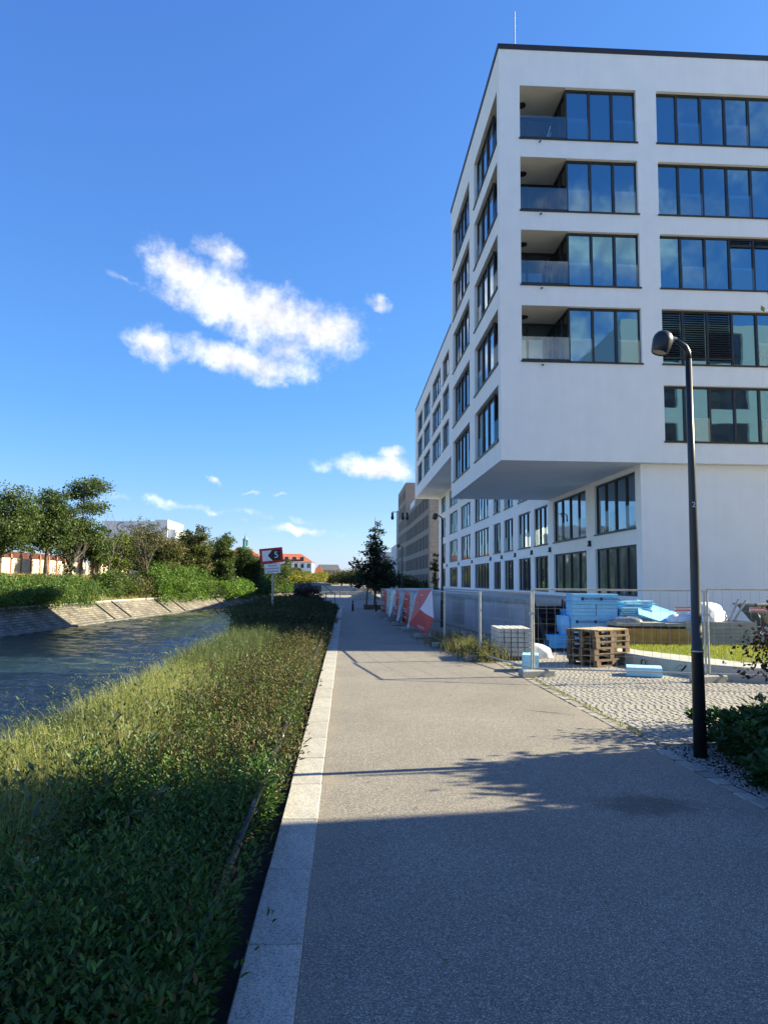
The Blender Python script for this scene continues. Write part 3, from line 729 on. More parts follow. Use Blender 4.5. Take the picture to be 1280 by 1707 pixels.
# lower storeys set back under the block
m = MB()
LW = [(27.3, 31.9), (33.1, 38.4), (39.5, 42.4), (43.3, 46.4), (47.8, 50.6), (51.8, 54.3), (56.0, 62.3), (64.4, 69.8), (72.1, 77.6), (80.9, 84.5)]
lows = []
for (a, b) in LW:
    lows += [(a, b, 1.36, 3.33), (a, b, 3.95, 6.10)]
    if a > 40: lows.append((a, b, 6.86, 8.98))
    if a > 55: lows.append((a, b, 9.70, 11.4))
YS, YE = 26.75, 86.5
near_l = [h for h in lows if h[0] < 39]; mid_l = [h for h in lows if 39 < h[0] < 55]; far_l = [h for h in lows if h[0] > 55]
wall_holes(m, 'y', XL, YS, 39.0, 0, SOF-.004, near_l, .22)
wall_holes(m, 'y', XL, 39.0, 55.2, 0, 9.6, mid_l, .22)
wall_holes(m, 'y', XL, 55.2, YE, 0, 11.7, far_l, .22)
m.quad((XL, YS, 0), (X1E, YS, 0), (X1E, YS, SOF-.004), (XL, YS, SOF-.004))
m.quad((XL, 39.21, 9.6), (40, 39.21, 9.6), (40, 55.2, 9.6), (XL, 55.2, 9.6)); m.quad((XL, 55.2, 11.7), (40, 55.2, 11.7), (40, YE, 11.7), (XL, YE, 11.7))
m.quad((XL, 55.2, 9.6), (40, 55.2, 9.6), (40, 55.2, 11.7), (XL, 55.2, 11.7)); m.quad((XL, YE, 0), (XL, YE, 11.7), (40, YE, 11.7), (40, YE, 0))
m.build('lower_wall', 'plaster', bl)
# second overhanging block further along
BX, BY0, BY1, BS = 8.15, 57.0, 87.4, 11.7
W2 = [(58.4, 62.5), (63.8, 70.1), (71.8, 78.0), (79.2, 84.6)]
m = MB()
h2 = [(a, b, z, z+WH) for (a, b) in W2 for z in SILLS[:3]]
wall_holes(m, 'y', BX, BY0, BY1, BS+.004, ROOF, h2, .3)
m.quad((BX, BY0, BS+.004), (BX, BY1, BS+.004), (34, BY1, BS+.004), (34, BY0, BS+.004)); m.quad((BX, BY0, ROOF), (34, BY0, ROOF), (34, BY1, ROOF), (BX, BY1, ROOF))
m.quad((BX, BY0, BS), (34, BY0, BS), (34, BY0, ROOF), (BX, BY0, ROOF)); m.quad((BX, BY1, BS), (BX, BY1, ROOF), (34, BY1, ROOF), (34, BY1, BS)); m.quad((34, BY0, BS), (34, BY1, BS), (34, BY1, ROOF), (34, BY0, ROOF))
m.build('rear_block_wall', 'plaster', bl)
m = MB(); m.box(X0-.04, X1E+.04, Y0-.04, Y1E+.04, ROOF+.003, ROOF+.20); m.build('roof_coping', 'frame', bl)
m = MB(); m.box(BX-.04, 34.04, BY0-.04, BY1+.04, ROOF+.003, ROOF+.18); m.build('roof_coping', 'frame', bl)
MB().tube([(6.9, 29.2, ROOF+.2), (6.9, 29.2, 26.2)], .02, 6).tube([(6.98, 29.2, ROOF+.2), (6.98, 29.2, 24.6)], .012, 5).build('lightning_rod', 'gsteel', bl)
# windows, end wall right
for r, z in enumerate(SILLS):
    for k in range(5):
        u0 = 11.72 + k*7.6
        cuts = [u0+.85+.957*i for i in range(6)]
        fr = {0: (1, 3), 1: (1, 3), 2: (1, 3), 3: (4, 5), 4: (1, 4)}[r]
        w = window(bl, 'x', Y0, u0, u0+6.7, z, z+WH, cuts, .15, 'glass', True, fr)
        if k == 0 and r in (2, 3):
            e = [u0, *cuts]
            sm = None
            cells, nsl = (((0, 1, 2), 20) if r == 3 else ((3, 4, 5), 3))
            for i in cells:
                for s in range(nsl):
                    zz_ = z + WH - .10 - s*(.088 if r == 3 else .075)
                    b_ = MB(); a0, a1 = e[i]+.05, e[i+1]-.05
                    b_.quad((a0, Y0+.09, zz_), (a1, Y0+.09, zz_), (a1, Y0+.145, zz_+.035), (a0, Y0+.145, zz_+.035))
                    b_.quad((a0, Y0+.09, zz_-.012), (a1, Y0+.09, zz_-.012), (a1, Y0+.09, zz_), (a0, Y0+.09, zz_)); b_.build('blind_slat', 'frame', w)
                b_ = MB(); zz_ = z+WH-.12-nsl*(.088 if r == 3 else .075); b_.box(e[i]+.05, e[i+1]-.05, Y0+.085, Y0+.14, zz_, zz_+.05); b_.build('blind_bar', 'frame', w)
# corner loggias
for r, z in enumerate(SILLS):
    t = z+WH
    if r < 4: window(bl, 'x', Y0, 8.21, 10.93, z, t, [9.13, 10.02], .15, 'glass', True, (0, 2), .06)
    window(bl, 'y', X0, 28.3, 31.9, z, t, [29.5, 30.7], .14, 'glass', True, (2,))
    window(bl, 'y', X0, 33.25, 38.5, z, t, [34.3, 35.4, 36.5, 37.5], .14, 'glass', True, (0, 3))
    y0l = Y0+.02
    if r < 4:
        lg = MB(); lg.quad((X0+.02, y0l, z+.012), (8.2, y0l, z+.012), (8.2, 28.3, z+.012), (X0+.02, 28.3, z+.012)); lg.build('loggia_floor', 'concrete_d', bl)
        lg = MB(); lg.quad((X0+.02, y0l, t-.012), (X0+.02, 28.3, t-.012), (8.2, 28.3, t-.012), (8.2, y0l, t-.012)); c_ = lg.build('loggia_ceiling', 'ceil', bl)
        lg = MB(); lg.box(X0+.006, 6.394, Y0+.006, 26.814, z+.013, t-.013); lg.build('corner_pillar', 'plaster', bl)
        w = window(bl, 'y', 8.21, Y0+.26, 28.3, z+.02, t-.02, [27.5], .0, 'glass2', False)
        window(bl, 'x', 28.3, 6.0, 8.2, z+.02, t-.02, [7.1], .0, 'glass2', False)
        ly = 27.55
        MB().lathe((6.75, ly, t-.012), (0, 0, -1), [(0, .17), (.05, .17), (.07, .13), (.075, .02)], 18).build('ceiling_light', 'black', c_)
        g = MB(); g.box(6.42, 7.32, Y0+.06, Y0+.075, z+.10, z+.95); g.build('balustrade_glass', 'rail_glass', bl)
        g = MB(); g.box(7.33, 8.20, Y0+.06, Y0+.075, z+.10, z+.95); g.build('balustrade_glass', 'rail_glass', bl)
        g = MB(); g.box(6.40, 8.21, Y0+.04, Y0+.10, z-.02, z+.10).box(6.36, 8.21, Y0-.05, Y0+.04, z-.05, z+.003); g.build('balustrade_base', 'frame', bl)
        g = MB(); g.tube([(7.15, Y0+.02, z-.14), (7.15, Y0-.16, z-.19)], .03, 8); g.build('water_spout', 'frame', bl)
    g = MB(); g.box(X0+.08, X0+.095, 26.84, 28.28, z+.08, z+.95); g.build('balustrade_glass', 'rail_glass', bl)
    g = MB(); g.box(X0-.05, X0+.12, 26.80, 28.30, z-.05, z+.06); g.build('balustrade_base', 'frame', bl)
    if r == 4:
        lg = MB(); lg.box(X0+.5, X0+.55, 26.83, 28.3, z, t); lg.build('loggia_back', 'glass2', bl)
for (a, b) in W2:
    for z in SILLS[:3]:
        n = 4 if b-a > 5 else 3; window(bl, 'y', BX, a, b, z, z+WH, [a+(b-a)*i/n for i in range(1, n)], .14, 'glass', True, (0,))
for i, (a, b) in enumerate(LW):
    n = 5 if b-a > 6 else (4 if b-a > 4 else 3)
    cuts = [a+(b-a)*j/n for j in range(1, n)]
    for (ua, ub, za, zb) in lows:
        if ua != a: continue
        gl = 'film' if (za < 2 and i < 2) else ('glass2' if za < 2 else 'glass')
        window(bl, 'y', XL, ua, ub, za, zb, cuts, .09, gl, za > 2, (0, 2) if za > 2 else ())
for y in (32.5, 38.95, 42.85, 47.1, 51.2, 55.2, 63.4, 71.0, 79.3):
    MB().prism([(XL-.16, y-.09), (XL-.002, y-.09), (XL-.002, y+.09), (XL-.16, y+.09)], 3.48, 3.52).prism([(XL-.11, y-.07), (XL-.002, y-.07), (XL-.002, y+.07), (XL-.11, y+.07)], 3.52, 3.74).build('wall_light', 'black', bl)
# folding chair on the top loggia
ch = empty('folding_chair', (7.6, 27.2, 18.73), 'white folding chair standing on the topmost corner loggia', 'chair')
z = 18.73
for s in (0, .42):
    MB().bar((7.35+s*.3, 27.1+s, z), (7.62+s*.3, 27.1+s, z+.45), .025).build('leg', 'signwhite', ch); MB().bar((7.70+s*.3, 27.1+s, z), (7.28+s*.3, 27.1+s, z+.45), .025).build('leg', 'signwhite', ch)
    MB().bar((7.62+s*.3, 27.1+s, z+.4), (7.78+s*.3, 27.1+s, z+.95), .025).build('back_post', 'signwhite', ch)
MB().box(7.26, 7.68, 27.1, 27.52, z+.44, z+.465).build('seat', 'signwhite', ch)

# terrace in front of the ground floor, with a flight of steps
ter = empty('terrace', (5.6, 23, 0), 'grey concrete terrace wall with pale coping in front of the white building', 'terrace')
TP = [(3.6, 75), (3.8, 50), (4.05, 40), (4.4, 34), (4.75, 29.5), (5.1, 26), (5.6, 23), (6.4, 21.7), (7.4, 21.4), (8.4, 21.8), (8.7, 23), (8.7, 26.39), (10.88, 26.39), (10.88, 75)]
MB().prism(TP, 0, 1.20).build('retaining_wall', 'concrete_t', ter)
cop = MB()
for (xa, ya), (xb, yb) in zip(TP[:11], TP[1:11]):
    d = Vector((xb-xa, yb-ya, 0)).normalized(); nrm = Vector((d.y, -d.x, 0))
    if nrm.x > 0 and ya > 24: nrm = -nrm
    a0, b0 = Vector((xa, ya, 0)), Vector((xb, yb, 0)); o_ = -nrm if (a0 + nrm - Vector((9, 40, 0))).length < (a0 - nrm - Vector((9, 40, 0))).length else nrm
    i_ = -o_
    P = [a0+o_*.05, b0+o_*.05, b0+i_*.3, a0+i_*.3]
    cop.prism([(p.x, p.y) for p in P], 1.203, 1.34)
cop.build('coping', 'concrete', ter)
for i_t, c_ in enumerate(((.70, .68, .63), (.44, .43, .41), (.57, .57, .56))): MT['panel%d' % i_t] = pm('wall_panel_tone', c_, tuple(v*.78 for v in c_), .9, .85, .25, 25)
r_ = random.Random(17)
for (xa, ya), (xb, yb) in zip(TP[1:9], TP[2:10]):
    A, B = Vector((xa, ya, 0)), Vector((xb, yb, 0)); L_ = (B-A).length; n = max(1, round(L_/1.9)); d = (B-A)/L_; o_ = Vector((d.y, -d.x, 0))
    if (A + o_ - Vector((9.5, 45, 0))).length < (A - o_ - Vector((9.5, 45, 0))).length: o_ = -o_
    for i in range(n):
        P, Q = A + d*(L_*i/n+.02), A + d*(L_*(i+1)/n-.02); t_ = r_.uniform(.012, .03)
        MB().prism([(p.x, p.y) for p in (P, Q, Q+o_*t_, P+o_*t_)], .02 if r_.random() < .6 else .16, 1.195).build('wall_panel', 'panel%d' % r_.randrange(3), ter)
st = empty('entrance_steps', (6.0, 20.6, 0), 'black open metal steps leaning against the terrace wall', 'stairs')
for k in range(7): MB().box(5.55, 6.35, 20.1+k*.22, 20.42+k*.22, .12+k*.17, .15+k*.17).build('tread', 'black', st)
for x in (5.5, 6.38): MB().prism([(x, 20.0), (x+.04, 20.0), (x+.04, 20.1), (x, 20.1)], 0, .3).bar((x+.02, 20.05, .12), (x+.02, 21.75, 1.28), .04, .22).build('stringer', 'black', st)
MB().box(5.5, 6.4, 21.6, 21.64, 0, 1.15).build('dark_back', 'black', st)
for x0, h in ((6.45, 1.05), (6.85, .75)):
    o = MB().box(x0, x0+.36, 20.9, 20.93, 0, h).build('wooden_board', 'board'); o.rotation_euler = (RAD(-7), 0, 0); o.location.y = -0.0; o.location.z = .0
    tag(o, 'grey shuttering board leaning on the terrace wall, ' + ('the taller of two' if h > 1 else 'the shorter of two'), 'board', 'leaning shuttering boards')

# brown brick office block further along
bb = empty('brick_office', (14, 124, 0), 'long brown brick office block with rows of narrow upright windows', 'building')
m = MB(); hs = []
rows = [.5+3.4*k for k in range(5)]
for z in rows:
    y = 126.0
    while y < 172: hs.append((y, y+1.55, z+.3, z+2.7)); y += 2.65
wall_holes(m, 'y', 14, 123, 174, 0, 18.3, hs, .14)
m.quad((14, 123, 0), (60, 123, 0), (60, 123, 18.3), (14, 123, 18.3)); m.quad((14, 123, 18.3), (60, 123, 18.3), (60, 174, 18.3), (14, 174, 18.3))
hs2 = []
for k in range(7):
    for yy in (176, 179.5, 183, 187, 191, 195): hs2.append((yy, yy+1.7, .9+3.45*k, 3.2+3.45*k))
wall_holes(m, 'y', 14, 174, 199, 0, 25.3, hs2, .14)
m.quad((14, 174, 18.3), (40, 174, 18.3), (40, 174, 25.3), (14, 174, 25.3)); m.quad((14, 174, 25.3), (40, 174, 25.3), (40, 199, 25.3), (14, 199, 25.3)); m.quad((14, 199, 0), (14, 199, 25.3), (40, 199, 25.3), (40, 199, 0))
m.build('brick_wall', 'brickbeige', bb)
first = None
for hh in (hs, hs2):
    me0 = None
    for (a, b, c, d) in hh:
        if me0 is None:
            o = MB().box(-.02, .02, 0, b-a, 0, d-c).build('window', 'darkwin', bb, local=True); me0 = o.data
        else: o = link('window', me0, None, bb)
        o.location = (.07, a-124, c)
for z in rows[:5]:
    MB().box(15.8, 17.2, 122.95, 122.99, z+.3, z+2.7).build('window', 'farwin', bb)
MB().box(13.9, 13.98, 150, 160, 17.4, 18.6).build('glass_parapet', 'signwhite', bb)

# white building across the courtyard, right of the camera
wb = empty('courtyard_house', (17, 8.6, 0), 'white plastered house beyond the right edge, seen mirrored in the windows', 'building')
m = MB()
bx0, bx1, by0, by1, bh = 17.0, 44.0, -22.0, 8.66, 18.3
wh = []
for r in range(6):
    for c in range(6): wh.append((bx0+1.3+c*4.3, bx0+3.7+c*4.3, 1.0+r*2.95, 3.0+r*2.95))
# its north face looks at the photographed building
for (a, b, c, d) in wh: pass
us = sorted({bx0, bx1, *[h[0] for h in wh], *[h[1] for h in wh]}); zs = sorted({0, bh, *[h[2] for h in wh], *[h[3] for h in wh]})
for ua, ub in zip(us, us[1:]):
    for za, zb in zip(zs, zs[1:]):
        c, d = (ua+ub)/2, (za+zb)/2
        if any(h[0] < c < h[1] and h[2] < d < h[3] for h in wh): continue
        m.quad((ub, by1, za), (ua, by1, za), (ua, by1, zb), (ub, by1, zb))
for a, b, c, d in wh:
    m.quad((a, by1, c), (a, by1-.3, c), (a, by1-.3, d), (a, by1, d)); m.quad((b, by1, c), (b, by1, d), (b, by1-.3, d), (b, by1-.3, c)); m.quad((a, by1, d), (a, by1-.3, d), (b, by1-.3, d), (b, by1, d)); m.quad((a, by1, c), (b, by1, c), (b, by1-.3, c), (a, by1-.3, c))
m.quad((bx0, by0, 0), (bx0, by0, bh), (bx0, by1, bh), (bx0, by1, 0)); m.quad((bx1, by0, 0), (bx1, by1, 0), (bx1, by1, bh), (bx1, by0, bh)); m.quad((bx0, by0, 0), (bx1, by0, 0), (bx1, by0, bh), (bx0, by0, bh)); m.quad((bx0, by0, bh), (bx1, by0, bh), (bx1, by1, bh), (bx0, by1, bh))
m.build('wall', 'plaster', wb)
me0 = None
for a, b, c, d in wh:
    if me0 is None:
        o = MB().box(0, b-a, -.02, .02, 0, d-c).build('window', 'farwin', wb, local=True); me0 = o.data
    else: o = link('window', me0, None, wb)
    o.location = (a-17, by1-.27-8.6, c)

# far buildings across the canal
def text_dark(): return MT['ink']
hz = empty('hospital_tower', (-139, 500, 0), 'tall pale hospital tower with lettering rising behind the far trees', 'building')
m = MB(); m.box(-161, -127, 500, 540, 0, 40.5).box(-127, -118.5, 498, 545, 0, 41.5).box(-118.4, -113.5, 500, 545, 0, 35.5)
MT['tower'] = pm('tower_panels', (.62, .64, .66), (.56, .58, .61), .3, .7)
m.build('wall', 'tower', hz)
MT['towerband'] = pm('tower_glazing', (.22, .26, .32), (.18, .22, .28), .4, .35)
me0 = None
for r in range(7):
    for c in range(16):
        if me0 is None: o = MB().box(0, 1.3, -.25, 0, 0, 2.0).build('window', 'towerband', hz, local=True); me0 = o.data
        else: o = link('window', me0, None, hz)
        o.location = (-160.2 + c*2.05 + 139, -.02, 30.2 - r*3.4)
MT['letter'] = pm('dark_letters', (.03, .035, .06), None, 3, .6)
text('CHARITÉ', 3.4, (-143, 499.7, 36.6), (RAD(90), 0, 0), 'letter', hz)
ringm = MB(); n = 28
for k in range(22):
    a, b = RAD(60+k*11), RAD(60+(k+1)*11)
    ringm.bar((-149.3+2.9*math.cos(a), 499.7, 36.4+2.9*math.sin(a)), (-149.3+2.9*math.cos(b), 499.7, 36.4+2.9*math.sin(b)), .35)
ringm.build('emblem', 'letter', hz)
def hip_house(name, label, x0, x1, y0, y1, eave, ridge, wallm, roofm, nwin, rows_, dormers=0, inset=None):
    h = empty(name, ((x0+x1)/2, y0, 0), label, 'building')
    MB().box(x0, x1, y0, y1, 0, eave).build('wall', wallm, h)
    ins = inset if inset is not None else (y1-y0)/2
    m = MB(); ym = (y0+y1)/2; e = .5
    A, B, C, D = (x0-e, y0-e, eave), (x1+e, y0-e, eave), (x1+e, y1+e, eave), (x0-e, y1+e, eave); R1, R2 = (x0+ins, ym, ridge), (x1-ins, ym, ridge)
    m.quad(A, B, R2, R1); m.quad(C, D, R1, R2); m.poly([B, C, R2]); m.poly([D, A, R1]); m.quad(A, D, C, B)
    rf = m.build('roof', roofm, h)
    me0 = None
    for r in range(rows_):
        for c in range(nwin):
            if me0 is None: o = MB().box(-.6, .6, -.06, .04, 0, 1.7).build('window', 'farwin', h, local=True); me0 = o.data
            else: o = link('window', me0, None, h)
            o.location = ((x0-(x0+x1)/2) + (c+.5)*(x1-x0)/nwin, 0, eave-2.4-r*3.1)
    for k in range(dormers):
        xx = x0 + ins*.5 + (k+.5)*(x1-x0-ins)/dormers
        MB().box(xx-.8, xx+.8, y0+.6, y0+3, eave+.5, eave+2.0).build('dormer', 'slate', rf)
    return h, rf
hip_house('red_roof_house', 'white house with red hipped roof and dormers behind the canal sign', -34, -13.6, 300, 322, 9.4, 13.0, 'plaster', 'rooftile', 8, 2, 5, 5)
hb, rf = hip_house('turret_house', 'red roofed house crowned by a green copper turret', -53, -36, 315, 335, 11.5, 16.2, 'rendered', 'rooftile', 6, 2, 0, 7)
cx, cy = -43.6, 324.0
m = MB(); m.lathe((cx, cy, 15.0), (0, 0, 1), [(0, 1.6), (1.2, 1.6), (1.25, 1.25), (1.6, 1.2)], 8)
for k in range(6): a = k*math.pi/3; m.bar((cx+.9*math.cos(a), cy+.9*math.sin(a), 16.5), (cx+.9*math.cos(a), cy+.9*math.sin(a), 19.2), .35)
m.lathe((cx, cy, 19.2), (0, 0, 1), [(0, 1.3), (.2, 1.3), (.7, .8), (1.0, .5), (1.6, .3), (2.4, .12), (3.6, .03)], 8); m.build('turret', 'copper', hb)
hip_house('slate_roof_hall', 'long dark brick hall with slate roof at the end of the canal', -14.4, -2.9, 362, 382, 7.2, 10.0, 'brickbeige', 'slate', 6, 1, 0, 1.0)
hip_house('red_gable_house', 'small house with pointed red roof before the dark hall', -14.2, -10.2, 340, 346, 4.8, 8.9, 'rendered', 'rooftile', 2, 1, 0, 1.7)
gf = empty('grey_flat_house', (14, 240, 0), 'low pale grey flat roofed building seen right of the staked tree', 'building')
MB().box(9.5, 24, 236, 260, 0, 9.4).build('wall', 'tower', gf); MB().box(11, 17, 237, 250, 9.41, 11.2).build('roof_hut', 'tower', gf); MB().box(9.3, 24.2, 235.8, 260.2, 9.41, 9.7).build('roof_edge', 'slate', gf)
for k in range(5): MB().box(10.4+k*1.6, 11.4+k*1.6, 235.93, 235.99, 5.6, 7.4).build('window', 'farwin', gf)
MB().box(13.7, 13.98, 200, 225, 0, 12).build('side_wall', 'tower', gf)

# old boundary wall with brick piers on the far bank
ow = empty('boundary_wall', (-42, 110, 2.4), 'long cream rendered wall with red brick piers on the far bank', 'wall')
owx = lambda y: -42.2 + (y-96)*.01
m = MB()
m.quad((owx(40), 40, 2.2), (owx(146), 146, 2.2), (owx(146), 146, 4.5), (owx(40), 40, 4.3)); m.quad((owx(40), 40, 4.3), (owx(146), 146, 4.5), (owx(146)-.35, 146, 4.5), (owx(40)-.35, 40, 4.3)); m.quad((owx(146), 146, 2.2), (owx(146)-.35, 146, 2.2), (owx(146)-.35, 146, 4.5), (owx(146), 146, 4.5))
m.build('wall_panel', 'rendered', ow)
me0 = None
y = 64.0
while y < 146:
    if me0 is None:
        b_ = MB().box(-.1, .22, -.15, .15, 0, 2.4); b_.poly([(-.1, -.15, 2.4), (.22, -.15, 2.4), (.06, 0, 2.95)]); b_.poly([(.22, -.15, 2.4), (.22, .15, 2.4), (.06, 0, 2.95)]); b_.poly([(.22, .15, 2.4), (-.1, .15, 2.4), (.06, 0, 2.95)]); b_.poly([(-.1, .15, 2.4), (-.1, -.15, 2.4), (.06, 0, 2.95)])
        o = b_.build('brick_pier', 'brickred', ow, local=True); me0 = o.data
    else: o = link('brick_pier', me0, None, ow)
    o.location = (owx(y)-.1+42, y-110, -.05); y += 2.9
MT['shadebrick'] = pm('shaded_red_brick', (.085, .026, .018), (.055, .02, .014), 1.5, .9)  # brick red lowered to stand for the shade on the shed
MB().box(-60, -48, 66, 134, 2.3, 5.7).build('shed_wall', 'shadebrick', tag(empty('brick_shed', (-54, 100, 2.3)), 'low red brick shed, coloured dark for shade, behind the cream boundary wall', 'shed'))
MT['graf'] = pm('faded_spray_paint', (.48, .52, .60), (.60, .62, .66), 3, .8)
for gy in (88, 104, 107.5, 119):
    gm = MB(); r_ = random.Random(int(gy))
    for k in range(7): yy = gy+k*.42; gm.bar((owx(yy)+.025, yy, 2.5+r_.uniform(0, .3)), (owx(yy)+.025, yy+r_.uniform(-.3, .5), 3.4+r_.uniform(0, .3)), .16, .03)
    gm.build('graffiti_tag', 'graf', ow)
#@@PART3
# ------------------------------------------------------------------ street lamps
def street_lamp(x, y, label, number=None, sc=1.0):
    L = empty('street_lamp', (x, y, 0), label, 'street lamp', 'black path lamps with bell shaped heads')
    MB().lathe((x, y, 0), (0, 0, 1), [(0, .072), (1.10, .063), (1.11, .068), (1.14, .068), (1.15, .058), (2.1, .049), (3.1, .040), (4.38, .034)], 20).build('pole', 'lampblack', L, smooth=True)
    MB().tube([(x, y, 4.36), (x-.005, y, 4.46), (x-.03, y, 4.52), (x-.16, y, 4.61)], [.034, .034, .032, .022], 14).build('arm', 'lampblack', L, smooth=True)
    ax = Vector((.30, 0, .95)).normalized(); o0 = Vector((x-.335, y, 4.44))
    hd = MB().lathe(o0, ax, [(0, .084), (.005, .088), (.08, .103), (.15, .112), (.20, .104), (.24, .078), (.263, .042), (.27, .005)], 26, False).build('lamp_head', 'lampblack', L, smooth=True)
    MB().lathe(o0+ax*.012, ax, [(0, .080), (.004, .080)], 22).build('lens', 'lens', hd)
    MB().lathe((x-.15, y, 4.605), (-1, 0, .2), [(-.02, .026), (.08, .024)], 10).build('joint', 'galv', hd)
    MB().lathe((x, y, 1.118), (0, 0, 1), [(0, .0695), (.012, .0695)], 20).build('band', 'galv', L)
    if number:
        text(number, .085, (x-.012, y-.0465, 2.72), (RAD(90), 0, 0), 'signwhite', L, 'number')
    return L
MT['lens'] = pm('frosted_lens', (.42, .38, .33), None, 5, .5)
street_lamp(3.83, 7.97, 'tall black path lamp in the foreground beside the broad leaved hedge', '2')
street_lamp(3.98, 30.5, 'black path lamp behind the red construction banners')
street_lamp(4.3, 56.5, 'distant small black path lamp before the brick office')
ma = empty('camera_mast', (4.15, 60, 0), 'slim pale mast with surveillance cameras beyond the fence', 'mast')
MB().lathe((4.15, 60, 0), (0, 0, 1), [(0, .09), (7.6, .06)], 10).build('pole', 'galv', ma)
MB().bar((3.7, 60, 7.5), (5.0, 60, 7.5), .06).build('crossarm', 'gsteel', ma)
for dx in (-.4, .45, .8): MB().lathe((4.15+dx, 60, 7.45), (0, 0, -1), [(0, .09), (.3, .1), (.42, .14), (.55, .1), (.6, .02)], 10).build('camera_dome', 'black', ma)

# ------------------------------------------------------------------ site fence
def fence(p0, p1, h, label, wires=True, vs=.165, foot0=False, foot1=True, tilt=0):
    p0 = Vector((*p0, 0)); p1 = Vector((*p1, 0)); d = (p1-p0).normalized(); L = (p1-p0).length; n_ = Vector((-d.y, d.x, 0))
    F = empty('mesh_fence', p0, label, 'fence', 'mobile mesh fence panels round the building site')
    lean = n_*tilt
    at = lambda s, z: p0 + d*s + Vector((0, 0, z)) + lean*(z/h)
    [MB().tube([at(q, .04), at(q, h)], .021, 8).build('upright', 'galv', F) for q in (.03, L-.03)]
    MB().tube([at(.03, h-.01), at(L-.03, h-.01)], .019, 8).build('top_rail', 'galv', F); MB().tube([at(.03, .16), at(L-.03, .16)], .017, 8).build('bottom_rail', 'galv', F)
    m = MB(); s = vs
    while s < L-.05: m.bar(at(s, .16), at(s, h-.01), .0036 if vs < .2 else .0026); s += vs
    for z in (.42, .72, 1.02, 1.32): m.bar(at(.03, z+.02), at(L-.03, z+.02), .0036)
    w = m.build('wire_mesh', 'galv', F, kind='stuff')
    MB().bar(at(L-.06, h*.72), at(L+.06, h*.72), .05, .05).build('clamp', 'galv', F)
    return F, at, d, n_, L
def foot(x, y, ang, label):
    o = MB().bbox(-.34, .34, -.115, .115, 0, .13, .025)
    for s in (-.2, -.06, .08): o.lathe((s, 0, .131), (0, 0, 1), [(0, .032), (.002, .03)], 10)
    ob = o.build('concrete_ballast', 'concrete_d', None); ob.location = (x, y, .013); ob.rotation_euler = (0, 0, ang)
    return tag(ob, label, 'fence foot', 'concrete fence feet')
FP = [(10.2, 13.05), (6.87, 13.90), (3.71, 14.69), (3.20, 17.6), (2.82, 21.1), (2.62, 24.6), (2.47, 28.1), (2.33, 31.6), (2.22, 35.1), (2.12, 38.6), (2.05, 42.1)]
names = ['mesh fence panel running off the right edge past the low concrete planter', 'mesh fence panel in front of the pallets and blue foam packs',
         'mesh fence panel beside the pale paving blocks', 'mesh fence panel behind the tall weeds, next to the loose banner',
         'mesh fence panel carrying the red banner with its folded corner', 'mesh fence panel with crumpled film and red banner, second behind the folded banner',
         'mesh fence panel third behind the folded banner', 'mesh fence panel fourth behind the folded banner', 'mesh fence panel fifth behind the folded banner', 'last mesh fence panel by the staked tree']
FH = [1.76, 1.73, 1.66, 1.62, 1.58, 1.56, 1.53, 1.50, 1.48, 1.45]
for k, (a, b) in enumerate(zip(FP, FP[1:])):
    fence(a, b, FH[k], names[k], vs=.165 if k < 2 else .22)
fl = ['beside the black lamp pole', 'at the corner next to the small pale blue foam block', 'at the edge of the path by the paving blocks', 'in the weeds right of the folded banner',
      'under the folded red banner', 'under the crumpled film', 'beyond the crumpled film', 'below the far banners', 'near the staked tree', 'last before the staked tree']
for k, p in enumerate(FP[1:]):
    ang = RAD(12) if k < 2 else RAD(5)
    foot(p[0]+(.08 if k == 1 else .0), p[1]-(.02 if k < 2 else 0), ang, 'grey concrete fence foot ' + fl[k])
# little notice plates wired to the fence
for x, y, lab in ((5.05, 14.33, 'small beige'), (6.45, 13.97, 'red and white notice left of the lamp'), (7.75, 13.66, 'red and white notice right of the lamp')):
    hw, z0, z1 = (.045, 1.655, 1.75) if 'beige' in lab else (.15, 1.33, 1.42)
    o = empty('notice_plate', (x, y, z0), ('small beige tag on the fence top rail' if 'beige' in lab else lab + ' wired to the mesh fence'), 'sign', 'plates on the fence', RAD(-14))
    MB().box(-hw, hw, -.03, -.024, 0, z1-z0).build('plate', 'concrete' if 'beige' in lab else 'signwhite', o, local=True)
    if 'red' in lab:
        for zz_ in (.004, .066): MB().box(-hw+.004, hw-.004, -.034, -.0305, zz_, zz_+.018).build('red_stripe', 'red', o, local=True)
        MB().box(-hw+.02, hw-.02, -.034, -.0305, .036, .048).build('print_line', 'red', o, local=True)

# banners and film on the fence
def sheet(name, grid, mat, label, cat, group=None, thick=.004):
    """cloth from a grid of points [row][col]"""
    R_, C_ = len(grid), len(grid[0]); V = [Vector(p) for r in grid for p in r]
    m = MB(); m.v = [tuple(v) for v in V]; m.f = [(i*C_+j, i*C_+j+1, (i+1)*C_+j+1, (i+1)*C_+j) for i in range(R_-1) for j in range(C_-1)]
    o = m.build(name, mat, None, smooth=True)
    sl = o.modifiers.new('thickness', 'SOLIDIFY'); sl.thickness = thick
    return tag(o, label, cat, group) if label else o
def bil(p00, p01, p10, p11, R_, C_, wave):
    g = []
    for i in range(R_):
        r = []
        for j in range(C_):
            u, v = j/(C_-1), i/(R_-1)
            p = Vector(p00).lerp(Vector(p01), u).lerp(Vector(p10).lerp(Vector(p11), u), v); p += Vector(wave(u, v)); r.append(p)
        g.append(r)
    return g
TR, TL, BL, TIP, FR, AP = (2.60, 22.3, 1.60), (2.50, 25.4, 1.57), (2.10, 24.6, .44), (2.46, 22.2, .30), (2.62, 21.75, .78), (2.36, 23.2, .99)
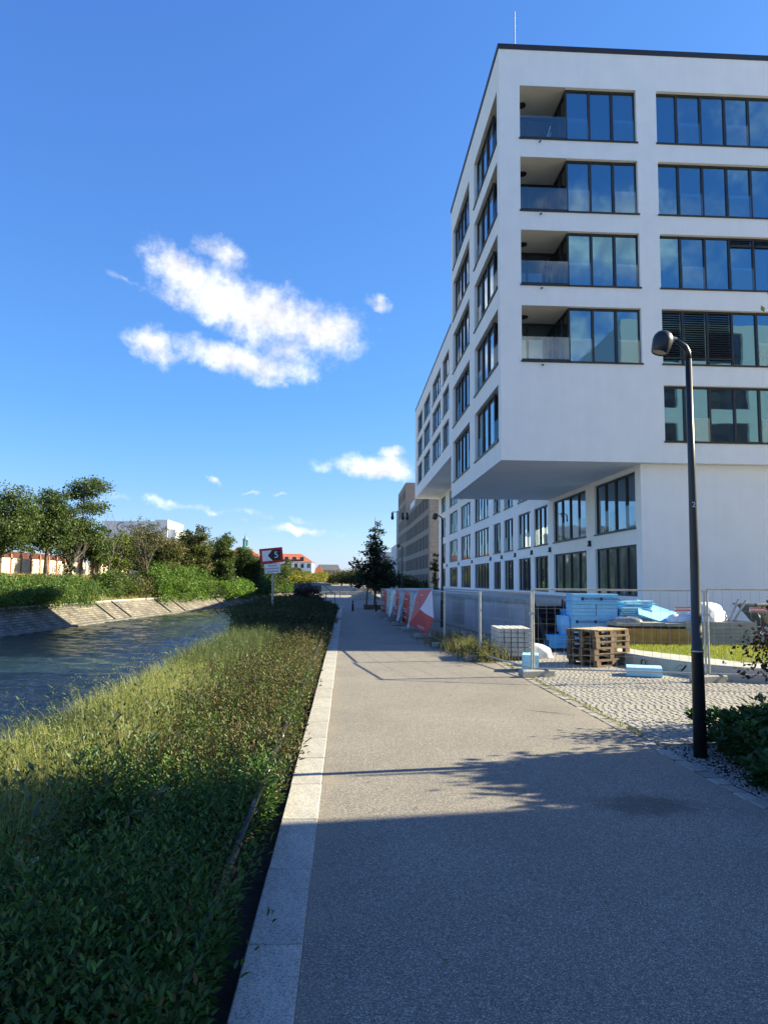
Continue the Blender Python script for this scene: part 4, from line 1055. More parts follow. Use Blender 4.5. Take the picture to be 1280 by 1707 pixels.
ban = empty('red_banner', (2.5, 23, .3), 'large red banner torn loose, its corner folded over to the white back', 'banner', 'red banners on the site fence')
def tri_sheet(pts, n=7, wave=lambda a, b: (0, 0, 0)):
    A, B, C = (Vector(p) for p in pts); m = MB(); idx = {}
    for i in range(n+1):
        for j in range(n+1-i):
            a, b = i/n, j/n; idx[(i, j)] = len(m.v); m.v.append(tuple(A + (B-A)*a + (C-A)*b + Vector(wave(a, b))))
    for i in range(n):
        for j in range(n-i):
            m.f.append((idx[(i, j)], idx[(i+1, j)], idx[(i, j+1)]))
            if i+j < n-1: m.f.append((idx[(i+1, j)], idx[(i+1, j+1)], idx[(i, j+1)]))
    return m
wv = lambda s: (lambda a, b: (s*.05*math.sin(5*a+4*b), 0, .015*math.sin(7*b+2*a)))
for nm, pts, mt_, s in (('front_cloth', (TL, TR, AP), 'red', 0), ('front_cloth', (TL, AP, BL), 'red', 0), ('front_cloth', (BL, AP, TIP), 'red', 0), ('lower_cloth', (AP, FR, TIP), 'red', .3), ('folded_corner', (TR, (FR[0]-.03, FR[1]-.02, FR[2]), (AP[0]-.03, AP[1]-.02, AP[2])), 'banner_w', 0)):
    o = tri_sheet(pts, 8, wv(s)).build(nm, mt_, ban); sl = o.modifiers.new('thickness', 'SOLIDIFY'); sl.thickness = .004
o_ = Vector((-.02, -.02, 0))
def bpt(u, v):  # point on the front cloth: u along top, v down
    return Vector(TL).lerp(Vector(BL), v) + (Vector(AP)-Vector(TL))*0 + (Vector(TIP)-Vector(BL)).lerp(Vector(TR)-Vector(TL), 1-v)*u + o_
for (u0, u1, v, w_) in ((.30, .62, .14, .03), (.18, .62, .36, .07), (.08, .55, .58, .02), (.08, .5, .61, .012), (.10, .66, .78, .05), (.42, .85, .90, .03), (.5, .85, .94, .015)):
    MB().bar(bpt(u0, v), bpt(u1, v), .012, w_*.55).build('print_line', 'banner_w', ban)
for k, (ya, yb, lab) in enumerate(((27.6, 29.6, 'red banner hanging straight, second from the folded one'), (31.0, 32.6, 'red banner hanging straight, third from the folded one'), (37.5, 40.0, 'farthest red banner on the fence next to the staked tree'))):
    fx = lambda y: np.interp(y, [p[1] for p in FP[2:]], [p[0] for p in FP[2:]])
    top = 1.50-k*.03
    b2 = empty('red_banner', (fx(ya), ya, .2), lab, 'banner', 'red banners on the site fence')
    g = bil((fx(ya)-.05, ya, top), (fx(yb)-.05, yb, top), (fx(ya)-.10, ya, .22), (fx(yb)-.10, yb, .25), 7, 8, lambda u, v: (-.06*v*math.sin(7*u+k), 0, 0))
    m = MB(); m.v = [tuple(p) for r in g for p in r]; m.f = [(i*8+j, i*8+j+1, (i+1)*8+j+1, (i+1)*8+j) for i in range(6) for j in range(7)]
    o = m.build('cloth', 'red', b2, smooth=True); sl = o.modifiers.new('thickness', 'SOLIDIFY'); sl.thickness = .004
    for v in (.25, .55, .62, .8):
        a = Vector(g[0][1]).lerp(Vector(g[6][1]), v)+Vector((-.05, 0, 0)); b = Vector(g[0][6]).lerp(Vector(g[6][6]), v)+Vector((-.05, 0, 0)); MB().bar(a, b, .008, .025).build('print_line', 'banner_w', b2)
MT['filmwrap'] = pm('grey_plastic_film', (.26, .28, .30), (.12, .14, .155), 3, .25, .8, 6, spec=.7)
for k, (ya, yb, x_, lab) in enumerate(((25.2, 27.5, -.12, 'grey crumpled plastic film blown over the fence behind the folded banner'), (29.7, 30.9, -.08, 'grey plastic film hanging between two red banners'), (33.0, 37.2, -.08, 'grey plastic film on the far fence before the last banner'))):
    top = 1.53-k*.03
    g = bil((fx(ya)-.05, ya, top), (fx(yb)-.05, yb, top), (fx(ya)-.35-(.15 if k == 0 else 0), ya-.4, .22), (fx(yb)-.15, yb, .22), 12, 16, lambda u, v: (.06*math.sin(11*u+3*v)+.03*math.sin(25*u+9*v), 0, 0))
    sheet('plastic_film', g, 'filmwrap', lab, 'plastic film', 'films on the site fence')

# ------------------------------------------------------------------ building material in the yard
def pallet(x, y, z, rz, label):
    P = empty('pallet', (x, y, z), label, 'pallet', 'stacked wooden pallets', rz)
    for k in range(5): o = MB().box(-.6, .6, -.4+k*.176, -.4+k*.176+.115, .108, .130).build('deck_board', 'wood', P, local=True)
    for yy in (-.4, -.05, .3):
        MB().box(-.6, .6, yy, yy+.1, 0, .02).build('bottom_board', 'wood', P, local=True)
        for xx in (-.6, -.07, .46): MB().box(xx, xx+.14, yy+.001, yy+.099, .021, .087).build('spacer_block', 'wood', P, local=True)
    for xx in (-.6, -.07, .46): MB().box(xx, xx+.14, -.4, .4, .0875, .1075).build('cross_board', 'wood', P, local=True)
    return P
on = ['bottom', 'second', 'third', 'fourth', 'fifth', 'top']
for k in range(6):
    pallet(5.80+random.uniform(-.03, .03), 16.85+random.uniform(-.03, .03), .016+k*.132, RAD(33)+random.uniform(-.04, .04), 'weathered wooden pallet, %s one of the stack of six' % on[k])
tag(link('plywood_sheet', MB().box(-.56, .56, -.38, .38, 0, .012).build('tmp', 'wood_l').data, None), 'pale wooden sheet lying on top of the pallet stack', 'board')
sh = bpy.data.objects['plywood_sheet']; sh.location = (5.80, 16.85, .016+6*.132); sh.rotation_euler = (0, 0, RAD(35)); bpy.data.objects.remove(bpy.data.objects['tmp'])
# paving blocks on a pallet
pb = empty('paving_block_stack', (4.06, 18.2, 0), 'cubic stack of pale paving blocks behind the mesh fence', 'paving blocks', rz=RAD(-3))
bme = None
for lv in range(6):
    for i in range(5):
        for j in range(6):
            if 0 < i < 4 and 0 < j < 5 and lv < 5: continue
            if bme is None: o = MB().bbox(-.070, .070, -.087, .087, 0, .101, .008).build('block', 'stoneblk', pb, local=True); bme = o.data
            else: o = link('block', bme, None, pb)
            o.location = (-.32+i*.16, -.49+j*.196, .10+lv*.112)
MB().box(-.4, .4, -.6, .6, .0, .09).build('pallet_base', 'wood', pb, local=True)
# blue insulation packs
def pack(x0, x1, y0, y1, z0, z1, label, logo, mat='xps', rz=0.0):
    P = empty('insulation_pack', ((x0+x1)/2, (y0+y1)/2, z0), label, 'insulation pack', 'blue foam packs', rz)
    hx, hy, h = (x1-x0)/2, (y1-y0)/2, z1-z0; n = 3
    for k in range(n): MB().bbox(-hx+random.uniform(-.004, .004), hx, -hy+random.uniform(-.006, .006), hy, k*h/n, (k+1)*h/n-.003, .008).build('foam_board', mat, P, local=True)
    if logo:
        for lx in ((-.36, .16) if logo == 1 else (-.52, 0., .42)):
            lx *= hx/.62
            MB().lathe((lx, -hy-.008, h*.52), (0, -1, 0), [(0, .045), (.002, .045)], 14).build('logo_disc', 'ink', P, local=True)
            text('RAVATHERM', .078, (lx+.06, -hy-.009, h*.5), (RAD(90), 0, 0), 'ink', P, 'lettering', 'LEFT') if lx < .4*hx/.62 else None
    return P
# text() works in world space; packs are upright so shift it back
_old_text = text
def text(body, size, loc, rot, mat, parent, name='lettering', align='CENTER', ext=.001):
    o = _old_text(body, size, loc, rot, mat, parent, name, align, ext); o.location = Vector(loc); return o
SX0, SX1, SY = 6.20, 7.42, 20.0
lv = [.10, .34, .62, .97, 1.27, 1.56]
pack(SX0+.02, SX1, SY, SY+.62, lv[0], lv[1], 'blue foam pack at the bottom of the tall stack', 0)
pack(SX0+.01, SX1, SY+.02, SY+.62, lv[1], lv[2], 'plain blue foam pack, second from the bottom of the tall stack', 0)
pack(SX0, SX1, SY+.01, SY+.62, lv[2], lv[3], 'printed blue foam pack in the middle of the tall stack, just above the pallets', 2)
pack(SX0-.02, SX0+.62, SY, SY+.62, lv[3], lv[4], 'plain blue foam pack under the printed top pack, left half', 0)
pack(SX0+.64, SX1, SY+.01, SY+.62, lv[3], lv[4], 'plain blue foam pack under the printed top pack, right half', 0)
pack(SX0-.01, SX1+.01, SY-.02, SY+.62, lv[4], lv[5], 'printed blue foam pack on top of the tall stack', 1)
pack(SX0+.0, SX1-.3, SY+.7, SY+1.3, .10, 1.1, 'blue foam pack behind the tall stack', 0, 'xps_d')
pack(5.95, 6.18, 20.3, 20.8, .1, .95, 'narrow blue foam pack left of the tall stack', 0)
pack(5.5, 6.05, 19.9, 20.5, .10, .44, 'deep blue foam pack lying left of the pallets', 0, 'xps_d')
for k in range(9):
    o = MB().bbox(-.42, .42, -.3, .3, 0, .05, .006).build('foam_board', 'xps_l' if k % 3 else 'xps', None)
    o.location = (7.95+random.uniform(-.1, .1), 20.3+random.uniform(-.1, .1), .86+k*.058); o.rotation_euler = (0, random.uniform(-.04, .04), random.uniform(-.2, .2))
    tag(o, 'loose pale blue foam board, %s of the untidy pile right of the tall stack' % ['lowest', 'second', 'third', 'fourth', 'fifth', 'sixth', 'seventh', 'eighth', 'topmost'][k], 'foam board', 'loose foam boards')
o = MB().box(-.6, .6, -.02, .02, -.35, .35).build('foam_board', 'xps', None); o.location = (8.55, 19.95, 1.02); o.rotation_euler = (RAD(-55), RAD(18), RAD(-6)); tag(o, 'single blue foam board leaning tilted on the pile', 'foam board', 'loose foam boards')
o = MB().box(-.3, .3, -.2, .2, 0, .5).build('foam_board', 'xps_d', None); o.location = (8.3, 20.6, .86); tag(o, 'deep blue foam block behind the leaning board', 'foam board', 'loose foam boards')
def foam_block(x, y, rz, hx, hy, h, label, mat='xps_l'):
    o = MB().bbox(-hx, hx, -hy, hy, 0, h/2-.002, .006).bbox(-hx+.004, hx, -hy, hy-.003, h/2, h, .008).build('foam_block', mat, None); o.location = (x, y, .018); o.rotation_euler = (0, 0, rz); return tag(o, label, 'foam block', 'pale blue foam blocks')
foam_block(3.93, 15.72, RAD(-15), .17, .28, .33, 'small pale blue foam block upright beside the fence foot')
foam_block(6.02, 14.85, RAD(-20), .34, .28, .17, 'flat pale blue foam block before the planter graffiti')
# plywood formwork and boards on the lawn
fwk = empty('plywood_stack', (8.0, 19.2, .24), 'yellow plywood sheets stacked upright on the lawn', 'plywood')
for k in range(2): MB().box(7.08+k*.98, 8.05+k*.98, 19.0+k*.01, 19.9, .24, .68).build('plywood_panel', 'ply', fwk)
MB().box(7.1, 9.02, 19.05, 19.9, .685, .74).build('gap_shade', 'black', fwk)  # black slab paints the shade between plywood and boards
gb = empty('board_stack', (9.8, 19.0, .27), 'pile of grey boards to the right of the yellow plywood', 'boards')
for k in range(6): MB().box(9.25+random.uniform(-.01, .01), 10.75+random.uniform(-.02, .02), 19.0+random.uniform(-.012, .012), 20.1, .28+k*.098, .28+k*.098+.094).build('board', 'board', gb)
for k in range(6): MB().box(8.86, 9.235, 19.02+random.uniform(-.012, .012), 20.1, .28+k*.096, .28+k*.096+.092).build('board', 'board', gb)
gt = empty('grey_board_layer', (8.0, 19.4, .745), 'thin grey boards and foil lying on the yellow plywood', 'boards')
for k in range(3): MB().box(7.1+k*.63, 7.7+k*.63, 19.06+random.uniform(-.03, .03), 19.9, .745, .83+random.uniform(-.01, .01)).build('board', 'board', gt)
def sack(x, y, z, sx, sy, sz, label, mat='bag', seed=0):
    r_ = np.random.default_rng(seed); n, k = 22, 12; m = MB()
    for i in range(k+1):
        ph = math.pi/2*i/k
        for j in range(n):
            t = 2*math.pi*j/n; rr = math.cos(ph)**.7*(1+.13*math.sin(3*t+seed)+.06*math.sin(7*t+i))
            m.v.append((x+sx*rr*math.cos(t), y+sy*rr*math.sin(t), z+sz*math.sin(ph)*(1+.05*math.sin(2*t+seed))))
    for i in range(k):
        for j in range(n): m.f.append((i*n+j, i*n+(j+1) % n, (i+1)*n+(j+1) % n, (i+1)*n+j))
    e = empty('builders_sack', (x, y, z), label, 'sack', 'sacks and sheeting on site'); m.build('cloth', mat, e, smooth=True)
    MB().bar((x-sx*.6, y, z+sz*.75), (x-sx*.1, y-.02, z+sz*1.04), .03).build('handle', 'black', e)
sack(9.65, 19.5, .87, .5, .4, .48, 'white builders sack on the grey boards right of the lamp', seed=1)
sack(8.95, 19.6, .83, .35, .3, .22, 'crumpled white foil on the boards left of the lamp', seed=2)
sack(4.75, 18.6, .01, .42, .5, .32, 'white rubble sack lying right of the paving blocks', seed=4)
sack(7.5, 19.45, .83, .4, .3, .14, 'clear foil bundle on the plywood end', 'filmwrap', 5)
tr = empty('site_trailer', (11.4, 19.6, .28), 'dark metal trough cart with tubular frame piled with scrap at right edge', 'cart')
m = MB(); m.poly([(10.9, 19.2, 1.3), (13.0, 19.2, 1.38), (12.8, 19.4, .75), (11.3, 19.4, .72)]); m.poly([(10.9, 20.3, 1.3), (13.0, 20.3, 1.38), (12.8, 20.1, .75), (11.3, 20.1, .72)]); m.poly([(10.9, 19.2, 1.3), (10.9, 20.3, 1.3), (11.3, 20.1, .72), (11.3, 19.4, .72)]); m.poly([(11.3, 19.4, .72), (12.8, 19.4, .75), (12.8, 20.1, .75), (11.3, 20.1, .72)])
m.build('trough', 'gsteel', tr)
m = MB(); m.tube([(10.85, 19.15, 1.32), (13.0, 19.15, 1.40)], .03, 8).tube([(10.85, 19.15, 1.32), (10.85, 20.35, 1.32)], .03, 8); m.build('rim', 'galv', tr)
for (a, b) in (((11.2, 19.3, .75), (10.95, 19.2, .28)), ((11.9, 19.3, .75), (12.3, 19.2, .28)), ((11.2, 20.2, .75), (10.95, 20.3, .28)), ((12.7, 20.2, .75), (12.8, 20.3, .28))): MB().tube([a, b], .028, 8).build('leg', 'galv', tr)
for (a, b) in (((10.2, 19.4, .88), (10.55, 19.5, 1.45)), ((10.35, 19.4, .88), (10.75, 19.5, 1.42))): MB().tube([a, b], .03, 8).build('handle', 'galv', tr)
r_ = random.Random(5)
for k in range(16): MB().bar((10.9+r_.random()*1.8, 19.3+r_.random()*.8, r_.uniform(.3, .8)), (10.9+r_.random()*1.8, 19.3+r_.random()*.8, r_.uniform(.3, 1.0)), .05, .02).build('scrap_strip', 'black' if k % 2 else 'gsteel', tr)

# low concrete planter round the lawn, with graffiti
pl = empty('planter_wall', (7.0, 14.6, 0), 'low wide pale concrete border wall round the lawn with scribbled graffiti', 'planter')
OUT = [(6.12, 19.0), (6.30, 17.0), (6.62, 15.6), (6.98, 14.75), (7.20, 14.30), (7.55, 13.92), (8.1, 13.68), (9.4, 13.45), (12.5, 13.0)]
INN = [(6.75, 19.0), (6.95, 17.4), (7.50, 16.2), (7.85, 15.4), (8.0, 14.95), (8.2, 14.65), (8.55, 14.45), (9.6, 14.25), (12.5, 13.9)]
m = MB()
for k in range(len(OUT)-1):
    a, b, c, d = OUT[k], OUT[k+1], INN[k+1], INN[k]
    m.quad((*a, 0), (*b, 0), (*b, .26), (*a, .26)); m.quad((*a, .26), (*b, .26), (b[0]+.02, b[1]+.02, .28), (a[0]+.02, a[1]+.02, .28)); m.quad((a[0]+.02, a[1]+.02, .28), (b[0]+.02, b[1]+.02, .28), (*c, .28), (*d, .28)); m.quad((*d, .28), (*c, .28), (*c, 0), (*d, 0))
m.build('concrete_border', 'concrete', pl)
gm = MB(); r_ = random.Random(9)
def on_wall(s, z):
    P, Q = Vector((6.50, 16.12, 0)), Vector((6.98, 14.75, 0)); p = P.lerp(Q, s); return Vector((p.x-.012, p.y-.006, z))
for k in range(9):
    s = .04+k*.075 if k < 5 else .60+(k-5)*.08; pts = [on_wall(s+.055*math.cos(t*1.1), .13+.075*math.sin(t*1.1+k)) for t in range(6)]
    gm.tube(pts, .014, 4)
gm.build('graffiti', 'black', pl)
lawn = MB(); lawn.poly([(*p, .262) for p in INN] + [(12.5, 26.3, .262), (6.75, 26.3, .262)]); lawn = lawn.build('lawn', 'lawn_soil', None); tag(lawn, kind='structure')

# ------------------------------------------------------------------ canal sign, bollards, low rail
cs = empty('canal_sign', (-2.9, 30, 0), 'red framed canal sign with black arrow and white five above a warning plate', 'sign')
MB().lathe((-2.9, 30.06, 0), (0, 0, 1), [(0, .045), (3.0, .045)], 12).build('post', 'gsteel', cs)
pl1 = empty('sign_board', (0, 0, 0)); pl1.parent = cs; pl1.location = (-.09, 0, 2.87); pl1.rotation_euler = (0, RAD(-6), 0)
bpy.data.objects.remove(pl1)
pm_ = MB().box(-.46, .46, -.02, .0, -.30, .30).build('sign_board', 'signred', cs, local=True); pm_.location = (-.09, 0, 2.85); pm_.rotation_euler = (0, RAD(-6), 0)
a_ = MB(); a_.poly([(-.36, -.024, -.21), (.04, -.024, -.21), (-.14, -.024, 0), (.04, -.024, .21), (-.36, -.024, .21)]); a_.build('white_field', 'signwhite', pm_, local=True)
a_ = MB(); a_.poly([(.04, -.024, -.21), (.36, -.024, -.21), (.36, -.024, .21), (.04, -.024, .21), (-.14, -.024, 0)]); a_.build('black_arrow', 'black', pm_, local=True)
text('5', .36, (.20, -.028, -.0), (RAD(90), 0, 0), 'signwhite', pm_, 'digit')
p2 = MB().box(-.31, .31, -.02, 0, -.19, .19).build('text_plate', 'signwhite', cs, local=True); p2.location = (-.03, 0, 2.33); p2.rotation_euler = (0, RAD(-5), 0)
for k, s in enumerate(('Vorsicht', 'Unterwasser-', 'spundwand')): text(s, .105, (0, -.024, .115-k*.115), (RAD(90), 0, 0), 'black', p2)
for k, (x, y, lab) in enumerate(((.47, 46.0, 'slim black bollard standing alone in the middle of the path'), (1.44, 50.1, 'slim black bollard half hidden beside the staked tree planter'), (1.85, 44.5, 'slim black bollard next to the end of the fence'))):
    b2 = empty('bollard', (x, y, 0), lab, 'bollard', 'black path bollards')
    MB().lathe((x, y, 0), (0, 0, 1), [(0, .06), (.6, .055), (.66, .04), (.67, .0)], 14).build('post', 'lampblack', b2, smooth=True); MB().lathe((x, y, .5), (0, 0, 1), [(0, .062), (.04, .062)], 14).build('ring', 'galv', b2)
rl = empty('low_rail', (-.62, 2, 0), 'low black tube rail running through the shrubs beside the granite kerb', 'rail')
ys_ = [1.2, 3.0, 4.6, 6.2, 7.6, 9.2, 10.8, 12.6, 15, 18, 21]
for a, b in zip(ys_, ys_[1:]): MB().tube([(-.62, a, .275), (-.615+random.uniform(-.01, .01), (a+b)/2, .285), (-.62, b, .275)], .022, 10).build('tube', 'railm' if False else 'lampblack', rl, smooth=True)
for a in ys_: MB().lathe((-.62, a-.03, .275), (0, 1, 0), [(0, .028), (.06, .028)], 10).build('coupling', 'black', rl); MB().tube([(-.62, a, -.12), (-.62, a, .27)], .012, 6).build('stake', 'black', rl)

# end of the path: railing, kerbs, rubble heap, parapets, ramp wall
hr = empty('handrail', (-1.1, 53, 0), 'black steel handrail at the end of the hedge', 'railing')
MB().tube([(-1.35, 52.4, 0), (-1.35, 52.4, 1.0), (-.75, 53.2, 1.0), (-.75, 53.2, 0)], .03, 8).tube([(-1.6, 55, 1.55), (-.9, 53.2, 1.02)], .03, 8).build('bar', 'lampblack', hr)
ir = empty('picket_railing', (-3.4, 47, 0), 'black picket railing at the canal edge behind the hedge', 'railing')
for k in range(16): MB().bar((-4.4+k*.11, 47, 0), (-4.4+k*.11, 47, 1.15), .025).build('picket', 'lampblack', ir)
MB().bar((-4.45, 47, 1.12), (-2.7, 47, 1.12), .04).build('top_rail', 'lampblack', ir)
mb_ = empty('barrier', (-.2, 72, 0), 'pale tubular site barrier on the plaza beyond the path', 'barrier')
MB().tube([(-.5, 72, 0), (-.5, 72, 1.2), (.6, 72, 1.2), (.6, 72, 0)], .035, 8).tube([(-.5, 72, .6), (.6, 72, .6)], .03, 8).build('frame', 'galv', mb_)
for k, (x0, x1, y, h, lab) in enumerate(((-3.9, 1.2, 122, 1.1, 'pale stone parapet at the far end of the plaza'), (1.6, 9, 108, .9, 'brown stone bench wall behind the staked tree'), (-3.5, 4.0, 100, .45, 'long low pale stone step across the far plaza'))):
    w_ = empty('parapet', (x0, y, 0), lab, 'wall', 'stone parapets of the plaza'); n = 6
    for i in range(n): MB().bbox(x0+(x1-x0)*i/n+.02, x0+(x1-x0)*(i+1)/n-.02, y, y+.6, 0, h*.85, .02).build('stone', 'concrete' if k != 1 else 'brickbeige', w_)
    MB().box(x0-.05, x1+.05, y-.06, y+.66, h*.85, h).build('cap', 'concrete', w_)
rw = empty('ramp_wall', (-6, 110, 0), 'stone ramp wall, coloured dark for shade, below the clipped yellow trees', 'wall')
m = MB(); m.poly([(-9, 130.5, WZ), (-4.2, 130.5, WZ), (-4.2, 130.5, 1.0), (-7.5, 130.5, 1.4), (-9, 130.5, 1.4)]); m.quad((-9, 130.5, 1.4), (-7.5, 130.5, 1.4), (-7.5, 240, 1.4), (-9, 240, 1.4)); m.quad((-4.2, 130.5, 1.0), (-4.2, 240, 1.0), (-7.5, 240, 1.4), (-7.5, 130.5, 1.4)); m.quad((-4.2, 130.5, WZ), (-4.2, 240, WZ), (-4.2, 240, 1.0), (-4.2, 130.5, 1.0)); m.quad((-9, 130.5, WZ), (-9, 130.5, 1.4), (-9, 240, 1.4), (-9, 240, WZ)); m.build('masonry', 'slate', rw)  # slate tone stands in for the shade on this wall
# rubble heap
hp = MB(); r_ = random.Random(8)
for k in range(70):
    x, y = r_.gauss(2.0, .9), r_.gauss(78, 1.2); s = r_.uniform(.1, .35); hp.bbox(x-s, x+s, y-s, y+s*.8, 0, max(.1, .8-abs(x-2)*.45)*r_.uniform(.6, 1.1), .05)
tag(hp.build('rubble_heap', 'concrete', None), 'heap of pale rubble stones on the plaza left of the staked tree', 'rubble')
#@@PART4
# ------------------------------------------------------------------ trees and bushes
def branch_pts(p, q, r_, bend=.12):
    p, q = Vector(p), Vector(q); L = (q-p).length; mid = p.lerp(q, .5)+Vector((r_.uniform(-1, 1), r_.uniform(-1, 1), r_.uniform(-.2, .8)))*L*bend
    return [p, p.lerp(mid, .55), mid, mid.lerp(q, .6), q]
def crown_points(crowns, n, rng, shell=.45):
    w = np.array([c[6] if len(c) > 6 else c[3]*c[4]*c[5] for c in crowns], float); w /= w.sum()
    idx = rng.choice(len(crowns), n, p=w); C = np.array([c[:6] for c in crowns])[idx]
    return C[:, :3] + rand_dirs(n, rng)*(rng.random((n, 1))**shell)*C[:, 3:6]
def foliage(crowns, ncl, per, lsize, cols, rng, spread=.22, droop=.25, aspect=.55, flat=.5, shell=.45):
    """leaf clumps scattered through the crown; every clump has its own tone and spread"""
    C = crown_points(crowns, ncl, rng, shell); n = ncl*per
    sz = np.mean([c[3] for c in crowns])*spread
    ci = np.repeat(np.arange(ncl), per)
    sg = sz*rng.uniform(.55, 1.35, ncl)[ci][:, None]
    off = rng.normal(size=(n, 3))*sg*np.array([1, 1, flat])
    P = C[ci] + off
    D = unit(unit(off)*.7 + rand_dirs(n, rng)*.9 + np.array([0, 0, -droop])); S = unit(np.cross(D, rand_dirs(n, rng)))
    L = lsize*rng.uniform(.6, 1.4, n); V, F = leaves(P, D, S, L, L*aspect)
    base = mixcol(cols, ncl, rng, .16)[ci]; T = np.clip(base*(1+rng.normal(0, .15, (n, 1))), .003, 1)
    return V, F, np.repeat(T, 4, axis=0), C
def tree(name, label, group, base, h0, crowns, tr, ncl, per, lsize, cols, seed, cat='tree', bark='bark', limbs=14, lean=(0, 0), **kw):
    rng = np.random.default_rng(seed); r_ = random.Random(seed); B = Vector(base)
    T = empty(name, B, label, cat, group)
    cw = [(c[0]+B.x, c[1]+B.y, c[2]+B.z, *c[3:]) for c in crowns]
    V, F, tint, C = foliage(cw, ncl, per, lsize, cols, rng, **kw)
    tag(np_mesh('crown', V, F, 'leaf', T, tint))
    top = B + Vector((lean[0], lean[1], h0)); m = MB()
    fork = B.lerp(top, .45) + Vector((r_.uniform(-.1, .1), r_.uniform(-.1, .1), 0))
    m.tube([B-Vector((0, 0, .3)), B.lerp(fork, .5)+Vector((r_.uniform(-.06, .06), 0, 0)), fork, fork.lerp(top, .6), top], [tr*1.25, tr, tr*.85, tr*.5, tr*.18], 9)
    for k in range(limbs):
        tgt = Vector(C[r_.randrange(len(C))]); st = fork.lerp(top, r_.uniform(0, .85))
        if tgt.z < st.z: st = B.lerp(fork, r_.uniform(.7, 1))
        pts = branch_pts(st, tgt, r_); m.tube(pts, [tr*.38, tr*.32, tr*.24, tr*.16, tr*.05], 6)
    m.build('trunk', bark, T, smooth=True)
    return T
def bush(name, label, group, base, crowns, ncl, per, lsize, cols, seed, cat='bush', stems=8, **kw):
    rng = np.random.default_rng(seed); r_ = random.Random(seed); B = Vector(base)
    T = empty(name, B, label, cat, group); cw = [(c[0]+B.x, c[1]+B.y, c[2]+B.z, *c[3:]) for c in crowns]
    V, F, tint, C = foliage(cw, ncl, per, lsize, cols, rng, **kw); np_mesh('foliage', V, F, 'leaf', T, tint)
    m = MB()
    for k in range(stems): m.tube(branch_pts(B+Vector((r_.uniform(-.3, .3), r_.uniform(-.3, .3), -.2)), C[r_.randrange(len(C))], r_), [.05, .045, .035, .025, .01], 5)
    m.build('stems', 'bark', T); return T
def bank_z(x, y):
    d = x - (emb_x(y)-3.1)
    return float(np.interp(-d, [-p[0] for p in prof], [p[1] for p in prof]))
G_DK = [(.035, .060, .018), (.045, .075, .022), (.055, .085, .022)]
G_MD = [(.052, .088, .020), (.064, .100, .024), (.044, .076, .020), (.078, .105, .028)]
G_YL = [(.11, .15, .025), (.13, .16, .03), (.085, .13, .025)]
G_OL = [(.075, .085, .028), (.095, .10, .032), (.06, .075, .025), (.11, .10, .035)]
GR = 'trees on the far bank'
def ft(px_x, y, z=None): return (px_x, y, bank_z(px_x, y) if z is None else z)
def lobes(hw, z0, z1, n, seed, dp=None, top=.55):
    """uneven crown made of overlapping lobes inside a half width and a height range"""
    r_ = random.Random(seed*7+1); out = []; H = z1-z0; dp = dp or hw
    for i in range(n):
        t = (i+.5)/n; w = hw*math.sqrt(max(.08, 1-((t-.42)/(.62 if t > .42 else .6))**2))
        a = r_.uniform(0, 6.28) if i % 2 else r_.choice((0, math.pi))+r_.uniform(-.5, .5); r = w*r_.uniform(.50, .68)
        out.append((math.cos(a)*(w-r)*1.05, math.sin(a)*(dp/hw)*(w-r), z0+H*t, r, r*dp/hw, max(H/n*.95, r*.62)))
        if i < n-1 and w > hw*.6: out.append((-math.cos(a)*(w-r)*.95, -math.sin(a)*(w-r), z0+H*(t+.3/n), r*.85, r*.85, max(H/n*.85, r*.55)))
    return out
# feathery locust trees at the left; crown heights are above each foot
def big(name, label, x, y, hw, z0, z1, ncl, per, ls, cols, seed, n=5, tr=.22, **kw):
    b = ft(x, y); return tree(name, label, GR, b, (z1-b[2])*.9, lobes(hw, z0-b[2], z1-b[2], n, seed), tr, int(ncl*.85), per, ls, cols, seed, **kw)
big('locust_tree', 'broad feathery green tree cut by the left edge of the picture', -37.6, 82.8, 4.4, 4.8, 11.5, 360, 56, .27, G_MD, 21, 5, droop=.5)
big('locust_tree', 'feathery tree left of the tallest one, with a domed crown', -36.0, 91.2, 4.0, 5.4, 12.9, 350, 56, .27, G_MD, 22, 5, droop=.5)
tree('locust_tree', 'tallest tree of the far bank, thin feathery crown with sky gaps', GR, ft(-35.3, 100.9), 14.2, [(.9, 0, 13.4, 2.7, 2.4, 1.0), (-.6, 0, 12.0, 2.2, 2.0, .8), (.9, 0, 10.4, 2.4, 2.2, .8), (-.8, 0, 7.8, 3.0, 2.6, 1.4), (.8, 0, 6.0, 3.2, 2.6, 1.4), (-1.2, 0, 4.6, 2.6, 2.4, 1.1)], .2, 300, 52, .28, G_MD, 23, droop=.4, spread=.17, limbs=26)
big('ivy_tree', 'slim trunk wrapped in dark ivy before the cream wall', -34.7, 95.6, .85, 2.2, 6.2, 60, 60, .2, G_DK, 24, 4, .16, limbs=4)
big('locust_tree', 'young green tree with straight trunk before the graffiti wall', -33.8, 101.5, 2.3, 4.2, 9.8, 130, 55, .27, G_MD, 25, 4, .17)
